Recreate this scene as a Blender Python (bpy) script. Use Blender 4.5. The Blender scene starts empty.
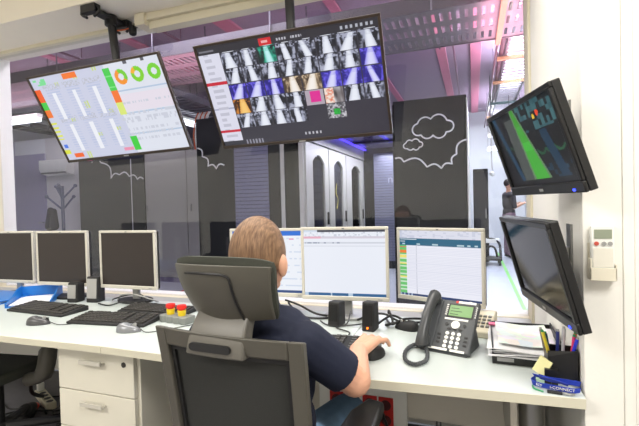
import bpy, math, random
from mathutils import Matrix, Vector, Euler
random.seed(7)
S = bpy.context.scene
COL = S.collection
PI = math.pi
R = math.radians

# ------------------------------------------------------------------ camera
cam_d = bpy.data.cameras.new('camera')
cam_d.sensor_width = 36.0
cam_d.lens = 425.0 / 639.0 * 36.0
cam_d.clip_start = 0.05
cam = bpy.data.objects.new('camera', cam_d)
COL.objects.link(cam)
m = Matrix(((0.94027873, 0.01750980, 0.33995488, 0),
            (0.33939797, 0.02855776, -0.94020927, 0),
            (-0.02617123, 0.99943877, 0.02090946, 1.28),
            (0, 0, 0, 1)))
cam.matrix_world = m
S.camera = cam

# ------------------------------------------------------------------ world, lights, exposure
w = bpy.data.worlds.new('world'); S.world = w; w.use_nodes = True
w.node_tree.nodes['Background'].inputs[0].default_value = (0.75, 0.8, 0.9, 1)
w.node_tree.nodes['Background'].inputs[1].default_value = 0.15
S.view_settings.view_transform = 'Standard'
S.view_settings.look = 'None'
S.view_settings.gamma = 1.0
S.view_settings.use_curve_mapping = False
S.view_settings.exposure = 0.22

def area(name, loc, size, power, color, rot=(0, 0, 0), sizey=None):
    d = bpy.data.lights.new(name, 'AREA'); d.energy = power; d.color = color
    d.shape = 'RECTANGLE'; d.size = size; d.size_y = sizey or size
    o = bpy.data.objects.new(name, d); o.location = loc; o.rotation_euler = rot
    COL.objects.link(o); return o
# control room ceiling luminaires
area('ceiling_lamp_desk', (-1.3, 1.60, 2.80), 3.4, 62, (1, .965, .91), rot=(R(-32), 0, 0), sizey=.35)
area('ceiling_lamp_room', (-2.4, -1.3, 2.86), 1.8, 85, (1, .965, .91), sizey=.7)
area('ceiling_lamp_side', (.9, -.2, 2.86), .9, 56, (1, .975, .94), sizey=.9)
# data hall: cool white tubes down the corridor, magenta lamps over the trays
area('corridor_lamp', (.75, 5.4, 3.3), .5, 300, (.90, .94, 1), sizey=4)
area('corridor_lamp_far', (.6, 10.2, 3.3), 1.6, 160, (.9, .95, 1), sizey=1.4)
area('hall_lamp_left', (-6.2, 4.3, 3.3), 3.0, 60, (.94, .88, .98), sizey=.4)
area('hall_fill_middle', (-2.5, 3.3, 3.4), 1.8, 42, (.95, .9, 1), sizey=.5)  # added lamp out of view, brightens the dark panels and slats
area('pink_lamp', (.35, 4.9, 2.75), .5, 24, (1, .42, .52), rot=(PI, 0, 0), sizey=3.5)
area('pink_lamp_mid', (-2.6, 4.3, 2.6), 2.4, 16, (1, .42, .55), rot=(PI, 0, 0), sizey=.4)
area('pink_lamp_left', (-6.5, 4.6, 2.6), 2.0, 6, (1, .45, .6), rot=(PI, 0, 0), sizey=.4)
area('aisle_lamp', (-1.44, 6.8, 2.2), .5, 45, (.95, .95, 1), sizey=2.6)

# ------------------------------------------------------------------ materials
def lin(c):
    return tuple(((x / 255.0) / 12.92 if x / 255.0 <= 0.04045 else ((x / 255.0 + .055) / 1.055) ** 2.4) for x in c)
MATS = {}
def mat(name, rgb, rough=.5, metal=0, bump=0, scale=60, var=.06, vscale=8, emit=None, estr=1, spec=.5):
    if name in MATS: return MATS[name]
    mt = bpy.data.materials.new(name); mt.use_nodes = True
    nt = mt.node_tree; b = nt.nodes['Principled BSDF']
    c = lin(rgb)
    tc = nt.nodes.new('ShaderNodeTexCoord')
    nz = nt.nodes.new('ShaderNodeTexNoise'); nz.inputs['Scale'].default_value = vscale; nz.inputs['Detail'].default_value = 4
    nt.links.new(tc.outputs['Object'], nz.inputs['Vector'])
    rp = nt.nodes.new('ShaderNodeMix'); rp.data_type = 'RGBA'
    rp.inputs[6].default_value = (*[x * (1 - var) for x in c], 1)
    rp.inputs[7].default_value = (*[min(1, x * (1 + var)) for x in c], 1)
    nt.links.new(nz.outputs['Fac'], rp.inputs[0]); nt.links.new(rp.outputs[2], b.inputs['Base Color'])
    b.inputs['Roughness'].default_value = rough; b.inputs['Metallic'].default_value = metal
    b.inputs['Specular IOR Level'].default_value = spec
    if bump:
        n2 = nt.nodes.new('ShaderNodeTexNoise'); n2.inputs['Scale'].default_value = scale
        nt.links.new(tc.outputs['Object'], n2.inputs['Vector'])
        bp = nt.nodes.new('ShaderNodeBump'); bp.inputs['Strength'].default_value = bump; bp.inputs['Distance'].default_value = .004
        nt.links.new(n2.outputs['Fac'], bp.inputs['Height']); nt.links.new(bp.outputs['Normal'], b.inputs['Normal'])
    if emit:
        b.inputs['Emission Color'].default_value = (*lin(emit), 1); b.inputs['Emission Strength'].default_value = estr
    MATS[name] = mt; return mt

def raster_mat():
    mt = bpy.data.materials.new('lit_screen'); mt.use_nodes = True; nt = mt.node_tree
    b = nt.nodes['Principled BSDF']; a = nt.nodes.new('ShaderNodeAttribute'); a.attribute_name = 'Col'
    b.inputs['Base Color'].default_value = (.01, .01, .012, 1); b.inputs['Roughness'].default_value = .35
    nt.links.new(a.outputs['Color'], b.inputs['Emission Color']); b.inputs['Emission Strength'].default_value = .80
    return mt
M_SCREEN = raster_mat()
def glass_mat(name, tint, ior=1.3, rough=0):
    mt = bpy.data.materials.new(name); mt.use_nodes = True; nt = mt.node_tree; nt.nodes.clear()
    o = nt.nodes.new('ShaderNodeOutputMaterial'); mx = nt.nodes.new('ShaderNodeMixShader')
    t = nt.nodes.new('ShaderNodeBsdfTransparent'); t.inputs[0].default_value = (*tint, 1)
    g = nt.nodes.new('ShaderNodeBsdfGlossy'); g.inputs['Roughness'].default_value = rough
    f = nt.nodes.new('ShaderNodeFresnel'); ge = nt.nodes.new('ShaderNodeNewGeometry'); mi = nt.nodes.new('ShaderNodeMix'); mi.data_type = 'FLOAT'
    mi.inputs[2].default_value = ior; mi.inputs[3].default_value = 1 / ior; nt.links.new(ge.outputs['Backfacing'], mi.inputs[0]); nt.links.new(mi.outputs[0], f.inputs[0])
    nt.links.new(f.outputs[0], mx.inputs[0]); nt.links.new(t.outputs[0], mx.inputs[1])
    nt.links.new(g.outputs[0], mx.inputs[2]); nt.links.new(mx.outputs[0], o.inputs[0]); return mt
M_GLASS = glass_mat('window_glass', (.93, .94, .96), 1.45)
M_RGLASS = glass_mat('rack_glass', (.45, .47, .52), 1.5)

def hair_mat():
    mt = mat('short_hair', (112, 80, 56), .6, var=.0); nt = mt.node_tree; b = nt.nodes['Principled BSDF']
    tc = nt.nodes.new('ShaderNodeTexCoord'); mp = nt.nodes.new('ShaderNodeMapping'); mp.inputs['Scale'].default_value = (260, 60, 26)
    nz = nt.nodes.new('ShaderNodeTexNoise'); nz.inputs['Detail'].default_value = 6; nz.inputs['Scale'].default_value = 1
    nt.links.new(tc.outputs['Object'], mp.inputs[0]); nt.links.new(mp.outputs[0], nz.inputs['Vector'])
    cr = nt.nodes.new('ShaderNodeValToRGB'); cr.color_ramp.elements[0].position = .35; cr.color_ramp.elements[1].position = .68
    cr.color_ramp.elements[0].color = (*lin((98, 70, 48)), 1); cr.color_ramp.elements[1].color = (*lin((150, 116, 86)), 1)
    nt.links.new(nz.outputs['Fac'], cr.inputs[0]); nt.links.new(cr.outputs[0], b.inputs['Base Color'])
    bp = nt.nodes.new('ShaderNodeBump'); bp.inputs['Strength'].default_value = .6; bp.inputs['Distance'].default_value = .004
    nt.links.new(nz.outputs['Fac'], bp.inputs['Height']); nt.links.new(bp.outputs[0], b.inputs['Normal']); return mt

def jeans_mat():
    return mat('denim', (104, 134, 164), .85, bump=.4, scale=400, var=.25, vscale=25)

WALL = mat('cream_wall_paint', (244, 242, 234), .7, bump=.08, scale=90, var=.02)
TRIM = mat('cream_window_trim', (222, 214, 190), .5, var=.03)
CEIL = mat('cream_ceiling_paint', (244, 236, 220), .8, bump=.05, var=.02)
DESK = mat('white_desk_laminate', (196, 204, 201), .32, var=.02, bump=.03, scale=200)
EDGE = mat('cream_desk_edge', (214, 210, 190), .5, var=.02)
GREYP = mat('grey_laminate', (222, 216, 202), .6, var=.04)
CARP = mat('grey_vinyl_floor', (112, 110, 116), .6, bump=.1, scale=300, var=.12, vscale=20)
HFLOOR = mat('pale_hall_floor', (214, 220, 232), .25, var=.03)
HCEIL = mat('grey_slab', (158, 140, 156), .8, bump=.15, scale=10, var=.08, vscale=1.2)
HWALL = mat('hall_wall_paint', (216, 218, 222), .7, var=.03)
BLK = mat('black_plastic', (24, 24, 25), .38, var=.1)
BLKM = mat('black_matt_plastic', (30, 30, 31), .6, var=.12, bump=.1, scale=400)
BEZ = mat('bronze_black_bezel', (52, 40, 30), .3, var=.1)
SILV = mat('silver_beige_plastic', (202, 198, 186), .4, var=.03)
SILVD = mat('silver_plastic', (170, 170, 168), .35, metal=.3)
OFFS = mat('unlit_screen', (34, 24, 22), .28, var=.05)
STEEL = mat('brushed_steel', (160, 160, 158), .35, metal=.9, bump=.1)
GALV = mat('galvanised_steel', (128, 124, 132), .4, metal=.6, var=.15)
ALUM = mat('grey_aluminium_board', (168, 168, 166), .45, var=.05)
CHG = mat('chair_grey_plastic', (82, 79, 71), .42, var=.05, bump=.08, scale=500)
CHF = mat('chair_dark_fabric', (64, 66, 58), .85, bump=.5, scale=700, var=.15, vscale=120)
CHM = mat('chair_mesh_fabric', (46, 47, 45), .8, bump=.7, scale=900, var=.2, vscale=300)
RACKB = mat('black_rack_panel', (26, 27, 28), .25, var=.15, vscale=2)
OLIVE = mat('olive_black_panel', (72, 72, 66), .3, var=.08, vscale=1)
RACKL = mat('pale_rack_frame', (190, 190, 184), .4, var=.04)
CABG = mat('grey_cabinet_paint', (178, 176, 170), .35, metal=.35, var=.05, vscale=1)
LINE = mat('chalk_line', (214, 214, 214), .6)
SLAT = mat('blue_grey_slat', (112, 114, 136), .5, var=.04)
SKIN = mat('skin', (222, 168, 140), .5, bump=.12, scale=150, var=.08, vscale=25)
NAVY = mat('navy_cotton', (18, 25, 48), .85, bump=.45, scale=28, var=.2, vscale=10)
RED = mat('red_plastic', (214, 34, 24), .4)
YEL = mat('yellow_plastic', (240, 208, 30), .4)
BLUE = mat('blue_plastic', (24, 116, 200), .35)
ROYAL = mat('royal_blue_ribbon', (28, 58, 176), .6)
PAPER = mat('white_paper', (238, 238, 240), .7, var=.05, vscale=40)
PHG = mat('phone_grey_plastic', (74, 77, 80), .45, var=.05)
CREAM = mat('cream_plastic', (224, 216, 192), .45)
WHT = mat('white_plastic', (238, 238, 232), .4)
ORG = mat('orange_bracket', (176, 136, 100), .5)
TEAL = mat('teal_bracket', (120, 150, 150), .5)
TUBE = mat('lit_tube', (250, 250, 250), .5, emit=(245, 248, 255), estr=2.6)
VIOLET = mat('violet_tube', (90, 70, 250), .5, emit=(92, 72, 255), estr=1.6)
PINK_STREAK = mat('pink_light_paint', (206, 128, 150), .7, var=.08)  # pink light on the hall ceiling, put into the colour
HAIR = hair_mat(); DENIM = jeans_mat()

# ------------------------------------------------------------------ mesh helpers
class MB:
    def __init__(s): s.v = []; s.f = []; s.m = []
    def add(s, vs, fs, mi=0, M=None):
        n = len(s.v)
        s.v += [tuple(M @ Vector(p)) for p in vs] if M else [tuple(p) for p in vs]
        s.f += [tuple(i + n for i in f) for f in fs]; s.m += [mi] * len(fs); return s
    def box(s, x0, x1, y0, y1, z0, z1, mi=0, M=None):
        vs = [(x0, y0, z0), (x1, y0, z0), (x1, y1, z0), (x0, y1, z0), (x0, y0, z1), (x1, y0, z1), (x1, y1, z1), (x0, y1, z1)]
        return s.add(vs, [(0, 3, 2, 1), (4, 5, 6, 7), (0, 1, 5, 4), (1, 2, 6, 5), (2, 3, 7, 6), (3, 0, 4, 7)], mi, M)
    def prism(s, pts, z0, z1, mi=0, M=None):       # pts counter-clockwise in xy
        n = len(pts); vs = [(x, y, z0) for x, y in pts] + [(x, y, z1) for x, y in pts]
        fs = [tuple(range(n - 1, -1, -1)), tuple(range(n, 2 * n))] + [(i, (i + 1) % n, (i + 1) % n + n, i + n) for i in range(n)]
        return s.add(vs, fs, mi, M)
    def prof(s, pts, x0, x1, mi=0, M=None):        # pts (y,z), extruded along x
        n = len(pts); vs = [(x0, y, z) for y, z in pts] + [(x1, y, z) for y, z in pts]
        fs = [tuple(range(n - 1, -1, -1)), tuple(range(n, 2 * n))] + [(i, (i + 1) % n, (i + 1) % n + n, i + n) for i in range(n)]
        return s.add(vs, fs, mi, M)
    def tube(s, path, r, n=8, mi=0, M=None, rs=None):
        P = [Vector(p) for p in path]; vs = []; fs = []; up = Vector((0, 0, 1)); pu = None
        for i, p in enumerate(P):
            d = (P[min(i + 1, len(P) - 1)] - P[max(i - 1, 0)]).normalized()
            if pu is None:
                a = up if abs(d.z) < .9 else Vector((1, 0, 0)); pu = d.cross(a).normalized()
            pu = (pu - d * pu.dot(d)).normalized(); q = d.cross(pu); rr = rs[i] if rs else r
            for k in range(n):
                t = 2 * PI * k / n; vs.append(p + (pu * math.cos(t) + q * math.sin(t)) * rr)
        for i in range(len(P) - 1):
            for k in range(n):
                k2 = (k + 1) % n; fs.append((i * n + k, i * n + k2, (i + 1) * n + k2, (i + 1) * n + k))
        fs.append(tuple(range(n - 1, -1, -1))); b = (len(P) - 1) * n; fs.append(tuple(range(b, b + n)))
        return s.add(vs, fs, mi, M)
    def cyl(s, a, b, r, n=16, mi=0, r2=None, M=None):
        return s.tube([a, b], r, n, mi, M, rs=[r, r2 if r2 is not None else r])
    def ell(s, c, rad, nu=20, nv=12, mi=0, M=None):
        vs = [(c[0], c[1], c[2] - rad[2])]; fs = []
        for j in range(1, nv):
            a = PI * j / nv - PI / 2
            for i in range(nu):
                t = 2 * PI * i / nu; vs.append((c[0] + rad[0] * math.cos(a) * math.cos(t), c[1] + rad[1] * math.cos(a) * math.sin(t), c[2] + rad[2] * math.sin(a)))
        vs.append((c[0], c[1], c[2] + rad[2])); L = len(vs) - 1
        for i in range(nu):
            i2 = (i + 1) % nu; fs.append((0, 1 + i2, 1 + i)); b = 1 + (nv - 2) * nu; fs.append((L, b + i, b + i2))
            for j in range(nv - 2): fs.append((1 + j * nu + i, 1 + j * nu + i2, 1 + (j + 1) * nu + i2, 1 + (j + 1) * nu + i))
        return s.add(vs, fs, mi, M)
    def cap(s, a, b, ra, rb, n=16, mi=0):            # tapered capsule
        a = Vector(a); b = Vector(b); d = (b - a); L = d.length; d.normalize(); path = []; rs = []
        for k in range(6):
            t = PI / 2 * k / 6; path.append(a - d * ra * math.cos(t)); rs.append(max(ra * math.sin(t), .0004))
        path.append(a); rs.append(ra); path.append(b); rs.append(rb)
        for k in range(1, 7):
            t = PI / 2 * k / 6; path.append(b + d * rb * math.sin(t)); rs.append(max(rb * math.cos(t), .0004))
        return s.tube(path, 0, n, mi, None, rs)
    def shell(s, fn, nu, nv, th, mi=0):              # fn(u,v)->(point, normal)
        n = (nu + 1) * (nv + 1); A = []; B = []
        for j in range(nv + 1):
            for i in range(nu + 1):
                p, nn = fn(i / nu, j / nv); p = Vector(p); nn = Vector(nn).normalized(); A.append(p); B.append(p + nn * th)
        fs = []; q = lambda i, j: j * (nu + 1) + i
        for j in range(nv):
            for i in range(nu):
                fs.append((q(i, j), q(i + 1, j), q(i + 1, j + 1), q(i, j + 1)))
                fs.append((n + q(i, j), n + q(i, j + 1), n + q(i + 1, j + 1), n + q(i + 1, j)))
        for i in range(nu):
            fs.append((q(i, 0), n + q(i, 0), n + q(i + 1, 0), q(i + 1, 0))); fs.append((q(i, nv), q(i + 1, nv), n + q(i + 1, nv), n + q(i, nv)))
        for j in range(nv):
            fs.append((q(0, j), q(0, j + 1), n + q(0, j + 1), n + q(0, j))); fs.append((q(nu, j), n + q(nu, j), n + q(nu, j + 1), q(nu, j + 1)))
        return s.add(A + B, fs, mi)
    def build(s, name, mats, parent=None, bevel=0, smooth=False, seg=2, loc=None, rot=None):
        me = bpy.data.meshes.new(name); me.from_pydata(s.v, [], s.f)
        for mm in (mats if isinstance(mats, (list, tuple)) else [mats]): me.materials.append(mm)
        me.polygons.foreach_set('material_index', s.m)
        if smooth or bevel: me.polygons.foreach_set('use_smooth', [True] * len(s.f))
        me.update(); o = bpy.data.objects.new(name, me); COL.objects.link(o)
        if smooth or bevel:
            try: me.set_sharp_from_angle(angle=R(40))
            except Exception: pass
        if bevel:
            b = o.modifiers.new('bevel', 'BEVEL'); b.width = bevel; b.segments = seg; b.limit_method = 'ANGLE'; b.angle_limit = R(35)
        if loc is not None: o.location = loc
        if rot is not None: o.rotation_euler = rot
        if parent is not None: o.parent = parent
        return o

def empty(name, loc, rot=(0, 0, 0)):
    o = bpy.data.objects.new(name, None); o.location = loc
    o.rotation_euler = rot if isinstance(rot, tuple) else (0, 0, rot)
    o.empty_display_size = .05; COL.objects.link(o); return o
def tag(o, label, cat, group=None, kind=None):
    o['label'] = label
    if cat: o['category'] = cat
    if group: o['group'] = group
    if kind: o['kind'] = kind
    return o
def thing(name, label, cat, loc, rot=(0, 0, 0), group=None): return tag(empty(name, loc, rot), label, cat, group)
def struct(o, label=None):
    o['kind'] = 'structure'
    if label: o['label'] = label
    return o
def B(x0, x1, y0, y1, z0, z1): return MB().box(x0, x1, y0, y1, z0, z1)
def copy_tree(o, parent=None):
    c = o.copy(); COL.objects.link(c)
    if parent is not None: c.parent = parent
    for ch in list(o.children): copy_tree(ch, c)
    return c
def raster(name, w_, h_, nx, ny, fn, parent, y=0, zc=0, mt=None):
    vs = [((i / nx - .5) * w_, y, zc + (.5 - j / ny) * h_) for j in range(ny + 1) for i in range(nx + 1)]
    fs = [(j * (nx + 1) + i, (j + 1) * (nx + 1) + i, (j + 1) * (nx + 1) + i + 1, j * (nx + 1) + i + 1) for j in range(ny) for i in range(nx)]
    me = bpy.data.meshes.new(name); me.from_pydata(vs, [], fs); me.materials.append(mt or M_SCREEN)
    at = me.color_attributes.new('Col', 'FLOAT_COLOR', 'CORNER'); buf = []
    for j in range(ny):
        for i in range(nx):
            c = lin(fn((i + .5) / nx, (j + .5) / ny)); buf += [c[0], c[1], c[2], 1.0] * 4
    at.data.foreach_set('color', buf); o = bpy.data.objects.new(name, me); COL.objects.link(o); o.parent = parent; return o
def text(name, s_, size, mt, parent, loc, rot, ext=.0004):
    cu = bpy.data.curves.new(name, 'FONT'); cu.body = s_; cu.size = size; cu.extrude = ext; cu.align_x = 'CENTER'; cu.align_y = 'CENTER'; cu.resolution_u = 3
    t = bpy.data.objects.new('tmp', cu); COL.objects.link(t)
    me = bpy.data.meshes.new_from_object(t.evaluated_get(bpy.context.evaluated_depsgraph_get())); bpy.data.objects.remove(t)
    me.materials.clear(); me.materials.append(mt); o = bpy.data.objects.new(name, me); COL.objects.link(o); o.parent = parent; o.location = loc; o.rotation_euler = rot; return o
def smooth_path(pts, n=6):
    P = [Vector(p) for p in pts]; out = []
    for i in range(len(P) - 1):
        p0, p1, p2, p3 = P[max(i - 1, 0)], P[i], P[i + 1], P[min(i + 2, len(P) - 1)]
        for k in range(n):
            t = k / n; out.append(.5 * ((2 * p1) + (p2 - p0) * t + (2 * p0 - 5 * p1 + 4 * p2 - p3) * t * t + (3 * p1 - p0 - 3 * p2 + p3) * t ** 3))
    out.append(P[-1]); return out
def hsh(*a):
    x = math.sin(sum(v * k for v, k in zip(a, (12.9898, 78.233, 37.719, 9.151)))) * 43758.5453; return x - math.floor(x)
def mixc(a, b, t): return tuple(a[i] + (b[i] - a[i]) * t for i in range(3))

# ================================================================== SETTING: control room
YW = 2.45; XR = .278
struct(B(-4.6, 2.6, -3.2, YW, -.06, 0).build('floor', CARP), 'grey vinyl floor of the control room')
struct(B(-4.6, 2.6, -3.2, 2.07, 2.92, 3.0).build('ceiling', CEIL))
struct(B(-4.6, .8, 2.07, 2.62, 2.595, 3.0).build('ceiling', CEIL, bevel=.004), 'lowered cream ceiling strip above the window')
struct(B(-4.7, -4.6, -3.2, 2.62, 0, 3.0).build('wall_left', WALL))
struct(B(2.6, 2.7, -3.2, 1.5, 0, 3.0).build('wall_right', WALL))
struct(B(-4.7, 2.7, -3.3, -3.2, 0, 3.0).build('wall_back', WALL))
struct(B(XR, .72, 1.36, 2.62, 0, 2.95).build('wall_right', WALL), 'cream side wall between window and pillar')
p = MB(); p.box(XR, .37, 1.325, 1.36, 0, 2.95); p.box(.37, 2.6, 1.322, 1.5, 0, 2.95); p.box(.395, 2.6, 1.3195, 1.34, 0, 2.95)
struct(p.build('wall_front', WALL, bevel=.002), 'white pillar face right of the desk')
struct(B(-4.6, XR, 2.47, 2.6, 0, .66).build('wall_front', WALL), 'low wall under the window')
struct(B(-4.6, -3.77, 2.45, 2.6, .6, 2.62).build('wall_front', WALL), 'cream wall left of the window')
# window frame and glass
f = MB(); f.box(-3.79, -3.715, 2.40, 2.462, .62, 2.60); f.box(-3.72, XR, 2.42, 2.50, 2.57, 2.62)
f.box(XR - .012, XR + .002, 2.33, 2.50, .64, 2.60); f.box(-3.72, XR, 2.42, 2.50, .62, .662)
win = struct(f.build('window_1', TRIM, bevel=.004), 'wide interior window looking into the data hall')
g = MB().box(-3.72, XR - .008, 2.452, 2.458, .66, 2.58).build('glass_pane', M_GLASS, win)
struct(MB().box(-2.05, XR, 2.36, 2.44, 2.50, 2.60).box(-2.05, XR, 2.33, 2.37, 2.55, 2.60).build('trim_1', TRIM, bevel=.003), 'grooved cream rail above the window')
struct(B(-4.55, XR - .002, 1.99, 2.415, .635, .66).build('trim_2', ALUM, bevel=.003), 'silver grey window board behind the desks')

# ================================================================== SETTING: data hall
struct(B(-10.2, 1.7, 2.62, 12.6, -.06, 0).build('floor', HFLOOR), 'shiny pale floor of the data hall')
struct(B(-10.2, 1.7, 2.62, 12.6, 3.6, 3.7).build('ceiling', HCEIL), 'bare mauve lit slab over the data hall')
struct(B(-10.2, 1.7, 12.0, 12.1, 0, 3.6).build('wall_back', HWALL), 'white end wall of the data hall')
struct(B(-10.3, -10.2, 2.5, 12.1, 0, 3.6).build('wall_left', HWALL))
struct(B(1.25, 1.35, 2.62, 12.0, 0, 3.6).build('wall_right', HWALL))
struct(B(-10.2, .72, 2.6, 2.63, 2.62, 3.6).build('wall_front', HWALL))
dd = struct(B(-9.0, -8.12, 6.22, 6.27, 0, 2.45).build('door_1', mat('violet_grey_door', (150, 146, 176), .5)), 'violet grey door in the far left wall')
MB().cyl((-8.2, 6.19, 1.05), (-8.2, 6.22, 1.05), .012).box(-8.32, -8.19, 6.17, 6.19, 1.04, 1.06).build('door_handle', STEEL, dd)
struct(B(-10.2, -9.0, 6.24, 6.34, 0, 2.75).build('wall_back', mat('pale_lilac_wall', (176, 172, 190), .7)))
struct(B(-8.12, -6.95, 6.24, 6.34, 0, 2.75).build('wall_back', mat('pale_wall', (206, 204, 206), .7)), 'pale wall behind the reflected coat stand')
struct(B(-9.0, -8.12, 6.24, 6.34, 2.45, 2.75).build('wall_back', HWALL))
struct(B(.516, .566, 3.0, 11.0, .0005, .003).build('trim_3', mat('green_floor_tape', (150, 226, 130), .5)), 'pale green line taped on the hall floor')
struct(MB().box(-4.6, -4.2, 5.30, 5.35, .0005, .003).box(-4.25, -4.2, 5.3, 6.0, .0005, .003).build('trim_4', mat('red_floor_tape', (230, 50, 60), .5)), 'red line taped on the hall floor')

def arcs(P, r_, n=7):
    """cloud outline: bulging arcs between the way points P (x,z)"""
    out = []
    for a, b in zip(P, P[1:]):
        a = Vector((a[0], 0, a[1])); b = Vector((b[0], 0, b[1])); d = b - a; nn = Vector((-d.z, 0, d.x))
        for k in range(n):
            t = k / n; out.append(a + d * t + nn * (math.sin(PI * t) * r_))
    out.append(Vector((P[-1][0], 0, P[-1][1]))); return out
def ribbon(path, wd, y):
    mb = MB(); vs = []; P = [Vector(p) for p in path]
    for i, p in enumerate(P):
        d = (P[min(i + 1, len(P) - 1)] - P[max(i - 1, 0)]).normalized(); n = Vector((-d.z, 0, d.x))
        for s_ in (-1, 1):
            for yy in (y, y - .003): q = p + n * wd * s_ / 2; vs.append((q.x, yy, q.z))
    fs = []
    for i in range(len(P) - 1):
        a = 4 * i; b = a + 4; fs += [(a + 1, a + 3, b + 3, b + 1), (a, b, b + 2, a + 2), (a, a + 1, b + 1, b), (a + 2, b + 2, b + 3, a + 3)]
    return mb.add(vs, fs)

# right black end panel with drawn clouds
t = thing('aisle_end_panel', 'tall black panel with white cloud outlines beside the corridor', 'panel', (-.465, 5.1, 0))
B(-.415, .415, 0, .05, 0, 2.475).build('panel', RACKB, t, bevel=.004)
B(-.40, .40, .05, 3.0, 0, 2.1).build('rack_body', RACKB, t)
B(.40, .425, .0, 3.0, 0, 2.44).build('side_panel', RACKL, t)
B(-.425, -.40, .0, 3.0, 0, 2.44).build('side_panel', RACKB, t)
def blob(cx, cz, k):
    Cs = [(-.17, -.01, .075), (-.085, .045, .095), (.075, .055, .105), (.19, .005, .07), (.085, -.05, .085), (-.06, -.045, .085)]; out = []
    for i in range(121):
        a = 2 * PI * i / 120; dx, dz = math.cos(a), math.sin(a); rr = 0
        for (x, z, r_) in Cs:
            bq = x * dx + z * dz; disc = bq * bq - (x * x + z * z - r_ * r_)
            if disc > 0: rr = max(rr, bq + math.sqrt(disc))
        out.append((cx + dx * rr * k, 0, cz + dz * rr * k))
    return out
ribbon(blob(.035, 2.13, .92), .016, 0).build('cloud_line', LINE, t)
ribbon(blob(-.19, 1.945, .44), .014, 0).build('cloud_line', LINE, t)
ribbon(arcs([(-.40, 1.80), (-.30, 1.755), (-.03, 1.68), (.13, 1.655), (.25, 1.70), (.30, 1.81), (.415, 1.97)], .26), .018, 0).build('cloud_line', LINE, t)

# end panel of the far left row
t = thing('aisle_end_panel', 'black row end panel with a blue grey slatted section and cloud outline', 'panel', (-2.96, 5.0, 0))
B(-.64, .62, 0, .05, 0, 2.5).build('panel', RACKB, t, bevel=.004)
for k in range(46):
    B(-.04, .46, -.012, .0, .15 + k * .05, .195 + k * .05).build('slat', SLAT, t)
ribbon(arcs([(-.63, 2.10), (-.55, 1.98), (-.46, 1.84), (-.33, 1.80), (-.20, 1.84)], .3), .018, 0).build('cloud_line', LINE, t)
ribbon([(-.05, 0, .2), (-.05, 0, 2.45)], .01, 0).build('seam', mat('dark_seam', (60, 60, 62), .5), t)

# glazed aisle door left open at the end of the rack row
t = thing('aisle_door', 'open glazed aisle door with pale frame left of the rack doors', 'door', (-2.18, 5.04, 0))
MB().box(-.16, -.11, -.02, .02, 0, 2.35).box(.10, .16, -.02, .02, 0, 2.35).box(-.11, .10, -.02, .02, 2.28, 2.35).box(-.11, .10, -.02, .02, 0, .1).build('door_frame', RACKL, t, bevel=.003)
B(-.11, .10, -.004, .004, .1, 2.28).build('door_glass', M_RGLASS, t)
MB().tube(smooth_path([(-.03, .05, 1.75), (.0, .05, 1.65), (-.02, .05, 1.5), (.01, .05, 1.35)]), .006, 6).build('cable', mat('yellow_cable', (200, 190, 80), .5), t)

# server racks facing the aisle
def rack(y0, y1, label, extra=None):
    t = thing('server_rack', label, 'server rack', (-2.0, y0, 0), group='server racks in the glazed aisle'); L = y1 - y0
    B(-1.0, -.05, .01, L - .01, 0, 2.1).build('body', RACKB, t)
    fm = MB(); a, b = L * .28, L * .80
    z0, z1 = .25, 1.86
    fm.box(-.05, 0, .012, a, .04, 2.09); fm.box(-.05, 0, b, L - .012, .04, 2.09); fm.box(-.05, 0, a, b, .04, z0)
    n = 10; pts = [(a + (b - a) * i / n, z1 + .10 * math.sin(PI * i / n)) for i in range(n + 1)]
    for i in range(n):
        (ya, za), (yb, zb) = pts[i], pts[i + 1]
        fm.add([(0, ya, za), (0, yb, zb), (0, yb, 2.09), (0, ya, 2.09), (-.05, ya, za), (-.05, yb, zb), (-.05, yb, 2.09), (-.05, ya, 2.09)],
               [(0, 1, 2, 3), (4, 7, 6, 5), (0, 4, 5, 1), (3, 2, 6, 7)])
    d = fm.build('door', RACKL, t)
    B(-.03, -.025, a, b, z0, z1 + .1).build('door_glass', M_RGLASS, d)
    B(0, .025, L * .88, L * .88 + .03, .98, 1.16).build('door_handle', BLK, d, bevel=.004)
    sv = mat('server_front', (64, 66, 74), .4, metal=.3, var=.3, vscale=30)
    for k in range(14): B(-.05, -.04, a, b, .3 + k * .115, .4 + k * .115).build('server', sv, t)
    if extra: MB().tube(smooth_path([(-.035, a + .2, 1.6), (-.03, a + .15, 1.45), (-.035, a + .25, 1.35), (-.03, a + .18, 1.2)]), .012, 6).build('cable', mat('yellow_cable', (200, 190, 80), .5), t)
rack(5.06, 5.98, 'nearest of the three pale framed server racks inside the aisle')
rack(5.99, 6.90, 'middle server rack in the aisle with yellow cable behind its glass', 1)
rack(6.91, 8.10, 'farthest of the three pale framed server racks inside the aisle')
# aisle roof and end door
t = thing('aisle_roof', 'violet lit translucent roof over the rack aisle', 'roof', (-1.44, 5.1, 2.34))
rf = glass_mat('roof_sheet', (.55, .5, .8), 1.4, .2)
B(-.56, .56, .1, 3.1, .0, .01).build('sheet', rf, t)
for k in range(4): B(-.56, .56, .1 + k * 1.0, .14 + k * 1.0, -.03, .0).build('rail', BLK, t)
B(-.53, -.50, .15, 3.05, -.045, -.02).build('light_strip', VIOLET, t)
B(-.60, -.55, 0, 3.1, -.23, .0).build('side_beam', RACKL, t)
MB().box(-.03, .03, .3, 2.9, .06, .09).build('light_tube', VIOLET, t)
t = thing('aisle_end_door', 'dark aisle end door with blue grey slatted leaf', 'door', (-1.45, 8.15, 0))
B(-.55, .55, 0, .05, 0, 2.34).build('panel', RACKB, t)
for k in range(40): B(-.35, .45, -.012, 0, .15 + k * .052, .197 + k * .052).build('slat', SLAT, t)
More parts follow.
